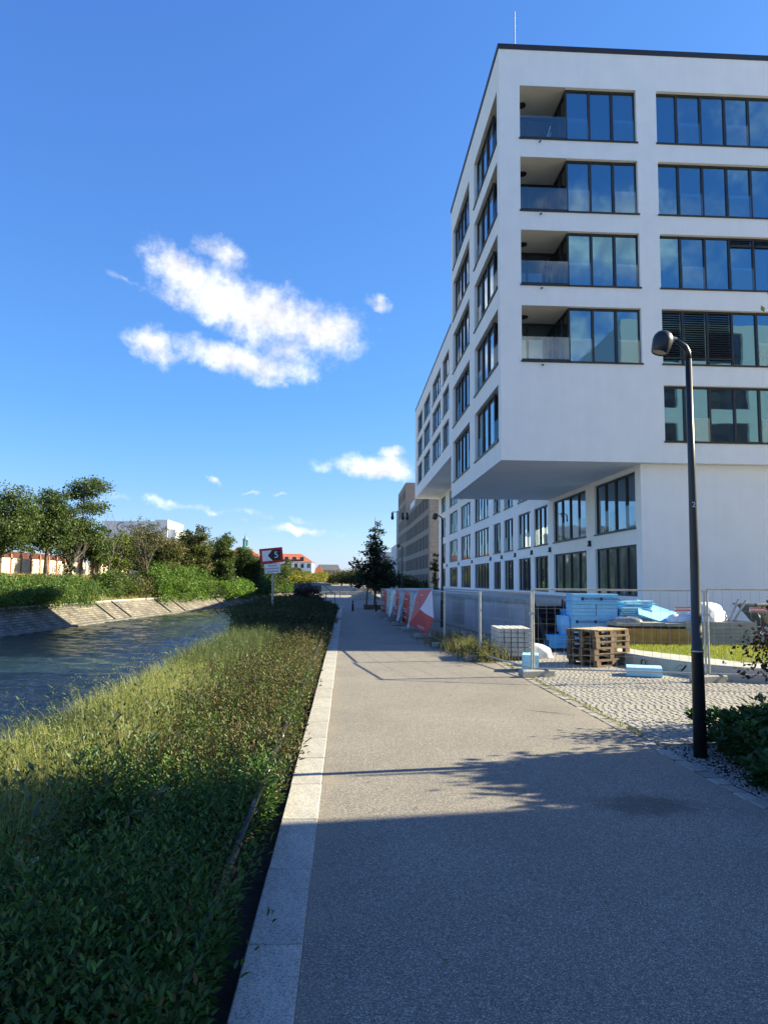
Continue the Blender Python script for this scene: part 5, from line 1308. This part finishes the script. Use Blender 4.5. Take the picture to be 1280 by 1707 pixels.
# leaning bare stem and bare tree
def bare_tree(base, h, label, seed, leafy=0, lean=0.0):
    r_ = random.Random(seed); B = Vector(base); T = empty('bare_tree', B, label, 'tree', GR); m = MB(); tips = []
    def grow(p, d, L, r, lv):
        q = p + d*L; mid = p.lerp(q, .5)+Vector((r_.uniform(-1, 1), r_.uniform(-1, 1), 0))*L*.06
        m.tube([p, mid, q], [r, r*.85, r*.68], 6 if lv < 2 else 4, False)
        if lv >= 5: tips.append(q); return
        for k in range(2 if lv else 3):
            a = Vector((r_.uniform(-1, 1), r_.uniform(-1, 1), r_.uniform(-.1, .5))).normalized(); grow(q, (d*1.0 + a*.55 + Vector((0, 0, .12))).normalized(), L*r_.uniform(.58, .78), r*.62, lv+1)
        if lv < 4: a = Vector((r_.uniform(-1, 1), r_.uniform(-1, 1), .2)).normalized(); grow(mid, (d*.7+a*.75).normalized(), L*.5, r*.4, lv+1)
    grow(B-Vector((0, 0, .3)), Vector((lean, 0, 1)).normalized(), h*.36, h*.0105, 0)
    m.build('trunk', 'bark_m', T)
    if leafy:
        rng = np.random.default_rng(seed); P = np.array([t[:] for t in tips]); n = len(P)*leafy; ci = np.repeat(np.arange(len(P)), leafy)
        pp = P[ci]+rng.normal(0, .22, (n, 3)); D = rand_dirs(n, rng); V, F = leaves(pp, D, unit(np.cross(D, rand_dirs(n, rng))), np.full(n, .26), np.full(n, .15)); np_mesh('crown', V, F, 'leaf', T, np.repeat(mixcol(G_OL, n, rng), 4, axis=0))
bare_tree(ft(-33.3, 106.7), 10.8, 'leafless tree with fine upright branches right of the tallest tree', 3)
bare_tree(ft(-33.9, 90.4), 7.5, 'thin leaning bare stem crossing the cream wall', 14, lean=.28)
bare_tree(ft(-30.5, 115.9), 11.2, 'half bare tree with scattered leaf tufts in front of the hospital tower', 6, leafy=9)
# dense row further right
BRN = [(.075, .085, .025), (.10, .095, .03), (.06, .08, .022), (.085, .11, .025)]
big('hedge_maple', 'dense dark olive tree under the half bare one', -30.4, 121, 4.3, 2.0, 9.9, 330, 54, .33, G_OL, 31, 4)
big('broad_tree', 'yellowish tree behind the end of the cream wall', -38.5, 127, 4.2, 3.4, 9.4, 220, 52, .33, G_YL, 32, 4)
big('broad_tree', 'tall dense tree with brownish tips in the middle of the far row', -27.6, 137, 3.5, 1.7, 11.9, 360, 54, .34, BRN, 33, 6)
big('broad_tree', 'green tree right of the brownish one in the far row', -25.6, 154.4, 3.5, 1.5, 11.0, 320, 52, .36, G_MD, 34, 5)
big('broad_tree', 'dark rounded tree below the copper turret', -23.4, 174.5, 4.0, 1.0, 9.0, 300, 50, .38, G_DK+G_MD, 35, 4)
big('broad_tree', 'green tree directly behind the canal sign', -20.8, 215, 5.8, -.3, 7.6, 320, 48, .42, G_MD, 36, 4)
big('broad_tree', 'pale olive tree between the sign and the clipped row', -18.2, 250, 3.9, -1.2, 8.0, 230, 46, .44, G_OL+G_MD, 37, 4)
big('broad_tree', 'dark tree filling the gap behind the brownish one', -33, 148, 4.2, 2.2, 10.4, 260, 50, .36, G_DK+G_OL, 131, 4)
big('broad_tree', 'olive tree behind the vivid green bush', -29, 170, 4.4, 1.8, 10.2, 260, 48, .38, G_OL+G_MD, 132, 4)
big('broad_tree', 'dark green tree left of the copper turret', -26.5, 190, 4.4, 1.4, 8.8, 240, 48, .4, G_DK+G_MD, 133, 4)
big('broad_tree', 'green tree behind the left edge of the canal sign', -24.0, 222, 5.2, .4, 8.4, 260, 46, .44, G_MD, 134, 4)
GY = 'clipped yellow trees along the quay'
cl = ['nearest', 'second', 'third', 'fourth', 'fifth', 'sixth', 'seventh', 'farthest']
for k in range(8):
    x, y = -18.9+k*1.87, 229+k*12.5
    bz = -.9 if y < 282 else 0
    tree('clipped_tree', '%s of the box clipped yellow green trees along the quay' % cl[k], GY, (x, y, bz), 5.0, [(0, 0, 5.0-k*.25, 2.3, 6, 1.6-k*.05), (0, 3, 4.2-k*.2, 2.2, 5, 1.9-k*.08), (0, -3, 4.2-k*.2, 2.2, 5, 1.9-k*.08)], .18, 170, 46, .46, [(.16, .17, .025), (.20, .18, .03), (.12, .15, .025)], 40+k, limbs=6, shell=.35)
for k, (x, y, h) in enumerate(((-1.5, 300, 6.2), (2.0, 262, 6.4), (5.5, 270, 6.8))):
    tree('park_tree', ['dark park tree closing the plaza on the left', 'round grey green tree at the end of the street', 'small olive tree at the end of the plaza'][k], 'trees closing the view', (x, y, 0), h*.8, [(0, 0, h*.55, 4.0, 4, h*.42), (3, 0, h*.45, 3.4, 3, h*.35), (-3, 0, h*.42, 3.0, 3, h*.3)], .25, 170, 44, .42, G_DK+G_OL, 60+k, limbs=6)
hd0 = [(.028, .050, .016), (.036, .062, .02)]
for k, (x, y, h) in enumerate(((7.6, 128, 3.9), (11.4, 128, 1.9), (9, 210, 9.5), (12, 215, 9.5))):
    bush('street_hedge', ['tall dark hedge shrub right of the staked tree', 'dark hedge shrub before the brick office', 'leafy tree top behind the low grey building', 'second leafy tree top behind the low grey building'][k], 'greenery beyond the fence', (x, y, 0), [(0, 0, h*.45, 2.6, 2, h*.5), (2, 0, h*.4, 2.2, 2, h*.42)], 90, 44, .36, hd0 if k < 2 else G_OL, 70+k)
hd_ = [(.020, .040, .014), (.028, .050, .016)]
bush('street_hedge', 'long clipped dark hedge along the brick office', 'greenery beyond the fence', (12.4, 146, 0), [(0, y_, 1.0, .9, 3, 1.0) for y_ in (-22, -16, -10, -4, 2, 8, 14)], 170, 44, .26, hd_, 75)
tree('column_tree', 'narrow young tree growing at the corner of the white building', 'greenery beyond the fence', (7.1, 58.5, 0), 4.2, [(0, 0, 2.6, .3, .3, 1.7)], .05, 26, 30, .16, G_OL, 76, limbs=8)

# bushes on the bank
GB = 'bushes on the far bank'
WIL = [(.055, .110, .022), (.070, .130, .026), (.085, .140, .03)]
def wide(name, label, x, y, hl, z0, z1, ncl, per, ls, cols, seed, dx=1.5, n=5, **kw):
    """thicket stretched along the bank"""
    b = ft(x, y); r_ = random.Random(seed); cr = []
    for i in range(n):
        yy = (i/(n-1)-.5)*2*hl*.8 if n > 1 else 0; ex_ = emb_x(y+yy)-emb_x(y); H = (z1-z0)*r_.uniform(.8, 1.0)
        cr.append((ex_+r_.uniform(-.2, .2), yy, z0-b[2]+H*.42, dx*r_.uniform(.9, 1.2), hl/n*1.7, H*.5)); cr.append((ex_-dx*.8, yy+hl/n*.5, z0-b[2]+H*.62, dx, hl/n*1.4, H*.40))
    return bush(name, label, GB, b, cr, ncl, per, ls, cols, seed, **kw)
wide('willow_bush', 'large willow like bush hanging over the embankment at left', -32.0, 82, 11.5, -.9, 2.5, 600, 60, .34, WIL, 81, 1.8, 7, droop=.9, aspect=.26, spread=.24)
wide('elder_bush', 'rounded light green bush left of the willow bush', -35.5, 76, 7, .4, 2.4, 180, 50, .27, G_YL+WIL, 82, 1.4, 4)
wide('elder_bush', 'dark green bush on the bank right of the dry grass', -31.3, 103.5, 3.5, -.4, 3.3, 190, 52, .29, WIL+G_MD, 83, 1.5, 3)
wide('elder_bush', 'olive brown thicket between the dark bush and the sumac', -30.6, 111.5, 5, -.9, 3.4, 240, 50, .29, G_OL, 84, 1.6, 4)
wide('sumac_thicket', 'bright green thicket with pointed leaves above the embankment', -27.2, 125, 12, -1.3, 4.9, 680, 56, .40, [(.075, .145, .022), (.095, .165, .028), (.06, .12, .02)], 85, 2.0, 7, droop=.8, aspect=.3)
wide('elder_bush', 'dark shaded bush in the hollow right of the bright thicket', -25.2, 141, 4, -1.9, 1.6, 150, 50, .33, G_DK, 86, 1.6, 3)
wide('elder_bush', 'vivid green bush on the bank below the far trees', -23.0, 158, 12, -2.0, 2.6, 420, 48, .38, [(.085, .17, .025), (.10, .18, .03)], 87, 1.8, 6)
wide('elder_bush', 'mid green bushes left of the sign post on the far bank', -20.3, 190, 17, -1.8, 3.2, 420, 46, .42, G_MD+WIL, 88, 2.0, 6)
wide('elder_bush', 'light green bushes right of the sign post on the far bank', -17.4, 232, 20, -1.8, 2.4, 360, 46, .44, WIL, 89, 2.0, 6)
# dry grass on the slope
def blades(name, label, N, pos, hgt, wid, cols, seed, parent=None, lean=.35, kind='stuff', mat='grassm', cat=None):
    """curved tapering blades: two quads each"""
    rng = np.random.default_rng(seed); P = pos(N, rng); N = len(P)
    H = hgt*rng.uniform(.5, 1.25, N)[:, None]; a = rng.uniform(0, 2*np.pi, N)
    D = np.stack([np.cos(a), np.sin(a), np.zeros(N)], 1); S = np.stack([-np.sin(a), np.cos(a), np.zeros(N)], 1)
    l = lean*rng.uniform(.1, 1.3, N)[:, None]; W_ = wid*rng.uniform(.6, 1.4, N)[:, None]; Z = np.array([0, 0, 1.])
    V = np.empty((N, 6, 3), np.float32)
    for i, (t, w) in enumerate(((0, 1), (.55, .8), (1, .12))):
        c = P + Z*H*t*(1-.25*l*t) + D*H*l*t*t; V[:, 2*i] = c - S*W_*w*.5; V[:, 2*i+1] = c + S*W_*w*.5
    b = np.arange(N)[:, None]*6; F = np.concatenate([b+np.array([[0, 1, 3, 2]]), b+np.array([[2, 3, 5, 4]])])
    T = np.repeat(mixcol(cols, N, rng, .2), 6, axis=0)
    o = np_mesh(name, V.reshape(-1, 3), F, mat, parent, T)
    return tag(o, label, cat, None, kind)
def bank_pos(n, rng):
    y = rng.uniform(60, 160, n); t = rng.uniform(0, 9, n); x = np.array([emb_x(v) for v in y])-3.2-t
    z = np.interp(-(x-(np.array([emb_x(v) for v in y])-3.1)), [-p[0] for p in prof], [p[1] for p in prof]); return np.stack([x, y, z], 1)
blades('bank_grass', 'dry straw coloured grass on the far bank slope', 26000, bank_pos, .55, .05, [(.34, .27, .13), (.26, .22, .10), (.15, .17, .05)], 91, lean=.6)

# ------------------------------------------------------------------ planting beside the path
def sprig(rng, nl, L, stem_h, aspect, spread):
    """one upright shoot: leaves along a stem (returns base points, dirs, sides, lengths)"""
    t = np.sort(rng.uniform(.1, 1, nl)**.75); a = np.arange(nl)*2.4+rng.uniform(0, 6)
    P = np.stack([.02*np.cos(a), .02*np.sin(a), t*stem_h], 1)
    e = spread*(1.15-.6*t)
    D = unit(np.stack([np.cos(a)*e, np.sin(a)*e, .12+.75*t*t], 1)); S = unit(np.cross(D, np.array([0, 0, 1.])+rng.normal(0, .25, (nl, 3))))
    return P, D, S, L*(1.2-.6*t)*rng.uniform(.7, 1.25, nl)
def shrubbery(name, label, spots, heights, nl, L, aspect, cols, seed, spread=1.0, tilt=.45, young=None, mat='shrubm', parent=None):
    rng = np.random.default_rng(seed); tpl = [sprig(rng, nl, L, 1.0, aspect, spread) for _ in range(14)]
    n = len(spots); k = rng.integers(0, 14, n); Ps, Ds, Ss, Ls, Ts = [], [], [], [], []
    base = mixcol(cols, n, rng, .22)
    tx = rng.normal(0, tilt, (n, 2))
    for j in range(14):
        m = np.where(k == j)[0]
        if not len(m): continue
        P, D, S, LL = tpl[j]; q = len(P)
        a = rng.uniform(0, 2*np.pi, len(m)); ca, sa = np.cos(a)[:, None], np.sin(a)[:, None]
        rot = lambda A: np.stack([A[None, :, 0]*ca-A[None, :, 1]*sa, A[None, :, 0]*sa+A[None, :, 1]*ca, np.repeat(A[None, :, 2], len(m), 0)], 2)
        RP, RD, RS = rot(P), rot(D), rot(S); h = heights[m][:, None]
        RP = np.stack([RP[..., 0]+tx[m][:, 0:1]*RP[..., 2]*h, RP[..., 1]+tx[m][:, 1:2]*RP[..., 2]*h, RP[..., 2]*h], 2)
        RD = RD + np.stack([tx[m][:, 0:1]+0*RD[..., 0], tx[m][:, 1:2]+0*RD[..., 0], 0*RD[..., 0]], 2)*.6
        Ps.append((RP+spots[m][:, None, :]).reshape(-1, 3)); Ds.append(unit(RD.reshape(-1, 3))); Ss.append(RS.reshape(-1, 3)); Ls.append((LL[None, :]*rng.uniform(.8, 1.2, (len(m), 1))).ravel())
        c = np.repeat(base[m][:, None, :], q, 1)*rng.uniform(.75, 1.25, (len(m), q, 1))
        if young is not None:   # youngest leaves at the tips have their own colour
            w = (np.linspace(0, 1, q)**4)[None, :, None]*(rng.random((len(m), 1, 1)) < .07); c = c*(1-w) + np.array(young)*w
        Ts.append(c.reshape(-1, 3))
    P, D, S, LL = np.concatenate(Ps), np.concatenate(Ds), np.concatenate(Ss), np.concatenate(Ls)
    V, F = leaves6(P, D, S, LL, LL*aspect*1.12); T = np.repeat(np.clip(np.concatenate(Ts), .004, 1), 6, axis=0)
    o = np_mesh(name, V, F, mat, parent, T)
    return tag(o, label, None, None, 'stuff')
rng = np.random.default_rng(5)
def lump(x, y): return .5+.5*np.sin(x*2.3+1.3*np.sin(y*1.1))*np.cos(y*1.7+.8*np.sin(x*1.9))
def bed(n, x0, x1, y0, y1, p=1.0):
    y = y0*(y1/y0)**rng.random(n) if p == 1 else rng.uniform(y0, y1, n); x = rng.uniform(x0, x1, n); return x, y
SPI = [(.050, .112, .024), (.060, .125, .028), (.052, .105, .026), (.078, .130, .034), (.045, .095, .022)]
def ragged(x, y, lo): return x > lo + .28*np.sin(y*1.9+1.0)*np.sin(y*.7)
x, y = bed(12500, -2.75, -.66, 1.9, 6.4)
tuft = np.sin(y*2.6+.6) > .1
keep = ragged(x, y, -2.02) & np.where(x > -.80, tuft & (rng.random(len(x)) < .8), True) & (rng.random(len(x)) < .35+.75*lump(x*2.1+3, y*2.3)); x, y = x[keep], y[keep]
h = (.36+.36*lump(x*1.25, y*1.2))*np.where(x > -.72, .78, 1)*rng.uniform(.5, 1.2, len(x))
SPI_ = SPI
shrubbery('spirea_planting', 'low dense shrubs with small pointed leaves, toned greener for shade, in the foreground bed', np.stack([x, y, np.full(len(x), -.12)], 1), h, 19, .054, .38, SPI, 201, young=(.17, .09, .035), tilt=.30, spread=1.1)  # same plants as the middle patch; greener leaf tone stands for shade
x, y = bed(16500, -2.8, -.60, 6.3, 24.5)
keep = ragged(x, y, -2.0) & (rng.random(len(x)) < np.where(x > -.70, .5, 1.0)); x, y = x[keep], y[keep]
h = (.36+.34*lump(x*1.25, y*1.2))*np.clip((-.48-x)/.25, .3, 1)**.5*rng.uniform(.55, 1.2, len(x))
shrubbery('spirea_planting', 'low shrubs with small leaves, toned olive for sun, in the middle of the bed', np.stack([x, y, np.full(len(x), -.12)], 1), h, 15, .060, .40, [(.080, .098, .030), (.100, .096, .036), (.112, .088, .040), (.065, .090, .027)], 202, young=(.20, .12, .055), tilt=.32)  # same plants as the near patch; olive leaf tone stands for sunlight
y = 2.2*(14/2.2)**rng.random(1500); y = y[np.sin(y*2.1+.9)+.5*np.sin(y*5.3) > .05]; x = rng.uniform(-.72, -.60, len(y))
shrubbery('spirea_tufts', 'shrub shoots growing through and over the low rail', np.stack([x, y, np.full(len(x), -.12)], 1), rng.uniform(.36, .60, len(x)), 17, .058, .38, SPI, 204, young=(.17, .09, .035), tilt=.16)
y = 2.0*(16/2.0)**rng.random(420); x = rng.uniform(-2.1, -.75, 420)
shrubbery('spirea_shoots', 'long light green shoots standing above the low shrubs', np.stack([x, y, np.full(420, -.1)], 1), rng.uniform(.58, .82, 420), 22, .055, .34, [(.085, .165, .035), (.10, .17, .04), (.09, .13, .035)], 205, tilt=.22)
# woody twigs inside the shrubs
tw = MB(); r_ = random.Random(12)
for k in range(900):
    xx, yy = r_.uniform(-2.6, -.6), 2.0*(10/2.0)**r_.random(); hh = r_.uniform(.2, .5); tw.tube([(xx, yy, -.12), (xx+r_.uniform(-.1, .1), yy+r_.uniform(-.1, .1), -.12+hh*.6), (xx+r_.uniform(-.2, .2), yy+r_.uniform(-.2, .2), -.12+hh)], [.005, .004, .002], 4, False)
tag(tw.build('shrub_twigs', 'bark', None), 'thin brown twigs inside the low shrubs', None, None, 'stuff')
# a few shoots with bigger grey green leaves where shrubs and grass meet
sx = rng.uniform(-2.3, -1.75, 240); sy = 4.2*(20/4.2)**rng.random(240)
shrubbery('cotoneaster_shoots', 'pale backed leafy shoots between the shrubs and the grass', np.stack([sx, sy, np.full(240, -.1)], 1), rng.uniform(.45, .75, 240), 12, .095, .38, [(.10, .13, .07), (.13, .15, .085)], 203)
# tall grass and weeds at the water side
def gpos(x0, x1, y0, y1, z0=-.15):
    def f(n, rg):
        yy = y0*(y1/y0)**rg.random(n); xx = rg.uniform(x0, x1, n); return np.stack([xx, yy, np.full(n, z0) - .25*np.clip(-2.9-xx, 0, 1)], 1)
    return f
GW = [(.23, .26, .075), (.27, .28, .095), (.18, .23, .065), (.33, .31, .14)]
blades('tall_grass', 'fine yellow green grass along the water side of the bed', 60000, gpos(-3.1, -1.8, 2.6, 24.0), .60, .011, GW, 210, lean=.45)
x = rng.uniform(-3.15, -2.1, 1500); y = 3.6*(20/3.6)**rng.random(1500)
shrubbery('melilot_weeds', 'thin branching pale green weeds among the grass', np.stack([x, y, np.full(1500, -.2)], 1), rng.uniform(.5, .95, 1500), 16, .07, .16, [(.17, .22, .08), (.20, .24, .10), (.14, .19, .06)], 211, spread=1.3, tilt=.25, mat='grassm')
# darker hedge with grass on the headland
x = rng.uniform(-4.7, -.62, 9000); y = rng.uniform(20.5, 46, 9000); k_ = x > np.interp(y, [20, 23, 26, 33], [-2.7, -2.9, -3.7, -4.6]); x, y = x[k_], y[k_]; h = (.55+.35*lump(x*.6, y*.35))*np.clip((x+4.9)/.5, .3, 1)
h *= np.interp(y, [20, 24, 45], [.8, 1.15, 1.1]) * np.interp(x, [-4.7, -2.5, -1.2, -.6], [.95, 1.1, .75, .45])
shrubbery('headland_hedge', 'dense dark shrubs on the headland around the canal sign', np.stack([x, y, np.zeros(len(x))], 1), h, 12, .11, .5, [(.030, .050, .016), (.045, .060, .022), (.055, .055, .028)], 212)
def hpos(n, rg):
    yy = rg.uniform(13, 31, n); lo = np.interp(yy, [13, 20, 25, 31], [-2.95, -2.95, -3.6, -4.4]); xx = lo + rg.random(n)*(-1.8-lo); return np.stack([xx, yy, np.where(yy < 24, -.15, .02)], 1)
blades('headland_grass', 'long grass toned dark blue green for shade before the headland', 22000, hpos, .75, .014, [(.055, .085, .035), (.07, .10, .04), (.09, .11, .045)], 213, lean=.5)  # blade colours darkened and cooled to stand for shade
bush('purple_bush', 'dark purple leaved round bush at the end of the hedge', None, (-2.05, 42, 0), [(0, 0, 1.0, .72, .7, .75), (.1, 0, .5, .6, .6, .5)], 80, 50, .10, [(.020, .010, .013), (.030, .013, .016), (.016, .012, .012)], 214)
# weeds under the fence
def fpos(n, rg):
    t = rg.random(n); yy = 17.2+t*5.6; xx = np.interp(yy, [14.7, 17.6, 21.1, 24.6], [3.71, 3.2, 2.82, 2.62])+rg.normal(.25, .28, n); return np.stack([xx, yy, np.zeros(n)], 1)
blades('fence_weeds', 'tall dry weeds growing along the site fence', 1700, fpos, .42, .016, [(.13, .13, .05), (.18, .16, .07), (.09, .11, .035)], 215, lean=.55)
x = rng.normal(3.25, .22, 160); y = rng.uniform(16.4, 21.5, 160)
shrubbery('fence_herbs', 'leafy weeds at the foot of the site fence', np.stack([x, y, np.zeros(160)], 1), rng.uniform(.2, .6, 160), 14, .07, .3, [(.10, .13, .04), (.14, .14, .05)], 216, mat='grassm')
blades('joint_grass', 'little grass tufts in the joint between path and cobbles', 1500, lambda n, rg: np.stack([rg.normal(3.63, .025, n), 9+rg.random(n)**1.2*8, np.zeros(n)], 1)[np.sin(np.arange(n)*.13) > -.2], .05, .006, [(.12, .15, .04), (.16, .17, .05)], 217)
def lpos(n, rg):
    p = np.stack([rg.uniform(6.8, 12.3, n), rg.uniform(14.0, 22, n)], 1); xin = np.interp(p[:, 1], [14.25, 14.45, 14.95, 15.4, 16.2, 17.4, 19], [9.6, 8.55, 8.0, 7.85, 7.5, 6.95, 6.75]); p = p[p[:, 0] > xin+.02]; return np.stack([p[:, 0], p[:, 1], np.full(len(p), .262)], 1)
blades('lawn_grass', 'short sunlit lawn behind the concrete border', 30000, lpos, .07, .008, [(.20, .24, .03), (.17, .22, .03), (.25, .26, .05)], 218, lean=.5)

# broad leaved hedge right of the lamp, dark shrub above it and the tree outside the picture
n = 3400
x = rng.uniform(3.72, 7.0, n); y = rng.uniform(4.2, 8.5, n)
edge_x = np.interp(y, [4.2, 6.2, 7.3, 8.5], [3.74, 3.76, 3.95, 4.05]); k_ = (x > edge_x) & ((y < 7.6) | (x > 4.12)); x, y = x[k_], y[k_]
h = (.40+.22*lump(x*1.3, y*1.6))*np.clip((x-3.68)/.35, .35, 1)
shrubbery('dogwood_hedge', 'dark broad leaved hedge to the right of the lamp', np.stack([x, y, np.full(len(x), -.02)], 1), h, 14, .115, .62, [(.030, .075, .020), (.040, .090, .024), (.025, .060, .018)], 220, spread=1.15, tilt=.3)
bush('purple_shrub', 'dark purple leaved shrub reaching in at the right edge above the hedge', None, (5.98, 9.4, 0), [(0, 0, .9, .75, .7, .8), (-.12, 0, 1.15, .5, .5, .45), (-.3, -.2, .6, .4, .5, .4)], 80, 34, .065, [(.022, .014, .014), (.030, .018, .016), (.018, .018, .012)], 221, aspect=.62, spread=.28)
tree('courtyard_tree', 'leafy tree just outside the right edge whose branch tip shows', None, (9.2, 8.7, 0), 5.0, [(-.9, -.4, 2.9, 1.0, .55, .6), (.2, -.4, 3.1, 1.2, .6, .7), (.9, -.2, 3.8, 1.2, .6, .6), (-.2, -1.2, 3.0, 1.3, .6, .7), (-1.2, -.95, 2.8, .7, .45, .45), (-2.95, .7, 5.5, .12, .12, .16, .02)], .12, 460, 46, .15, [(.03, .06, .018), (.04, .075, .02)], 222, limbs=22, spread=.2)

# young tree with stakes and the wooden tub round it
yt = tree('staked_tree', 'conical young tree, leaves darkened for shade, held by wooden stakes at the end of the path', None, (1.95, 50, 0), 6.2, [(0, 0, 1.9, 1.75, 1.5, .75), (-.1, 0, 2.9, 1.35, 1.2, .8), (0, 0, 3.9, .85, .8, .8), (.1, 0, 4.9, .45, .45, .7), (.2, 0, 5.8, .2, .2, .55)], .07, 190, 40, .17, [(.014, .026, .012), (.020, .034, .014), (.016, .03, .016)], 230, limbs=26, spread=.17, shell=.6)  # leaf greens set near black to stand for shade and backlight
for dx, dy in ((-.55, -.4), (.55, -.4), (-.55, .5), (.55, .5), (0, -.6)): MB().tube([(1.95+dx, 50+dy, 0), (1.95+dx*.8, 50+dy*.8, 1.55)], .04, 8).build('stake', 'wood', yt)
for a, b in (((-.5, -.36), (.5, -.36)), ((-.5, .44), (.5, .44))): MB().bar((1.95+a[0], 50+a[1], 1.42), (1.95+b[0], 50+b[1], 1.42), .05, .1).build('brace', 'wood', yt)
MB().box(1.25, 2.65, 49.1, 49.16, 0, .3).box(1.25, 1.31, 49.17, 50.8, 0, .3).box(2.59, 2.65, 49.17, 50.8, 0, .3).build('tub_board', 'wood', yt)

# dead leaves and bits on the path
lf = MB(); r_ = random.Random(31)
for k in range(46):
    xx, yy = r_.uniform(-.1, 3.4), 3.5*(20/3.5)**r_.random(); a = r_.uniform(0, 6.3); s = r_.uniform(.008, .022)
    lf.poly([(xx+s*math.cos(a), yy+s*math.sin(a), .006), (xx+.5*s*math.cos(a+1.6), yy+.5*s*math.sin(a+1.6), .010), (xx-s*math.cos(a), yy-s*math.sin(a), .006), (xx-.5*s*math.cos(a+1.6), yy-.5*s*math.sin(a+1.6), .012)])
MT['deadleaf'] = pm('dead_leaf', (.22, .15, .07), (.12, .08, .04), 20, .8)
tag(lf.build('fallen_leaves', 'deadleaf', None), 'few small fallen leaves on the path', None, None, 'stuff')
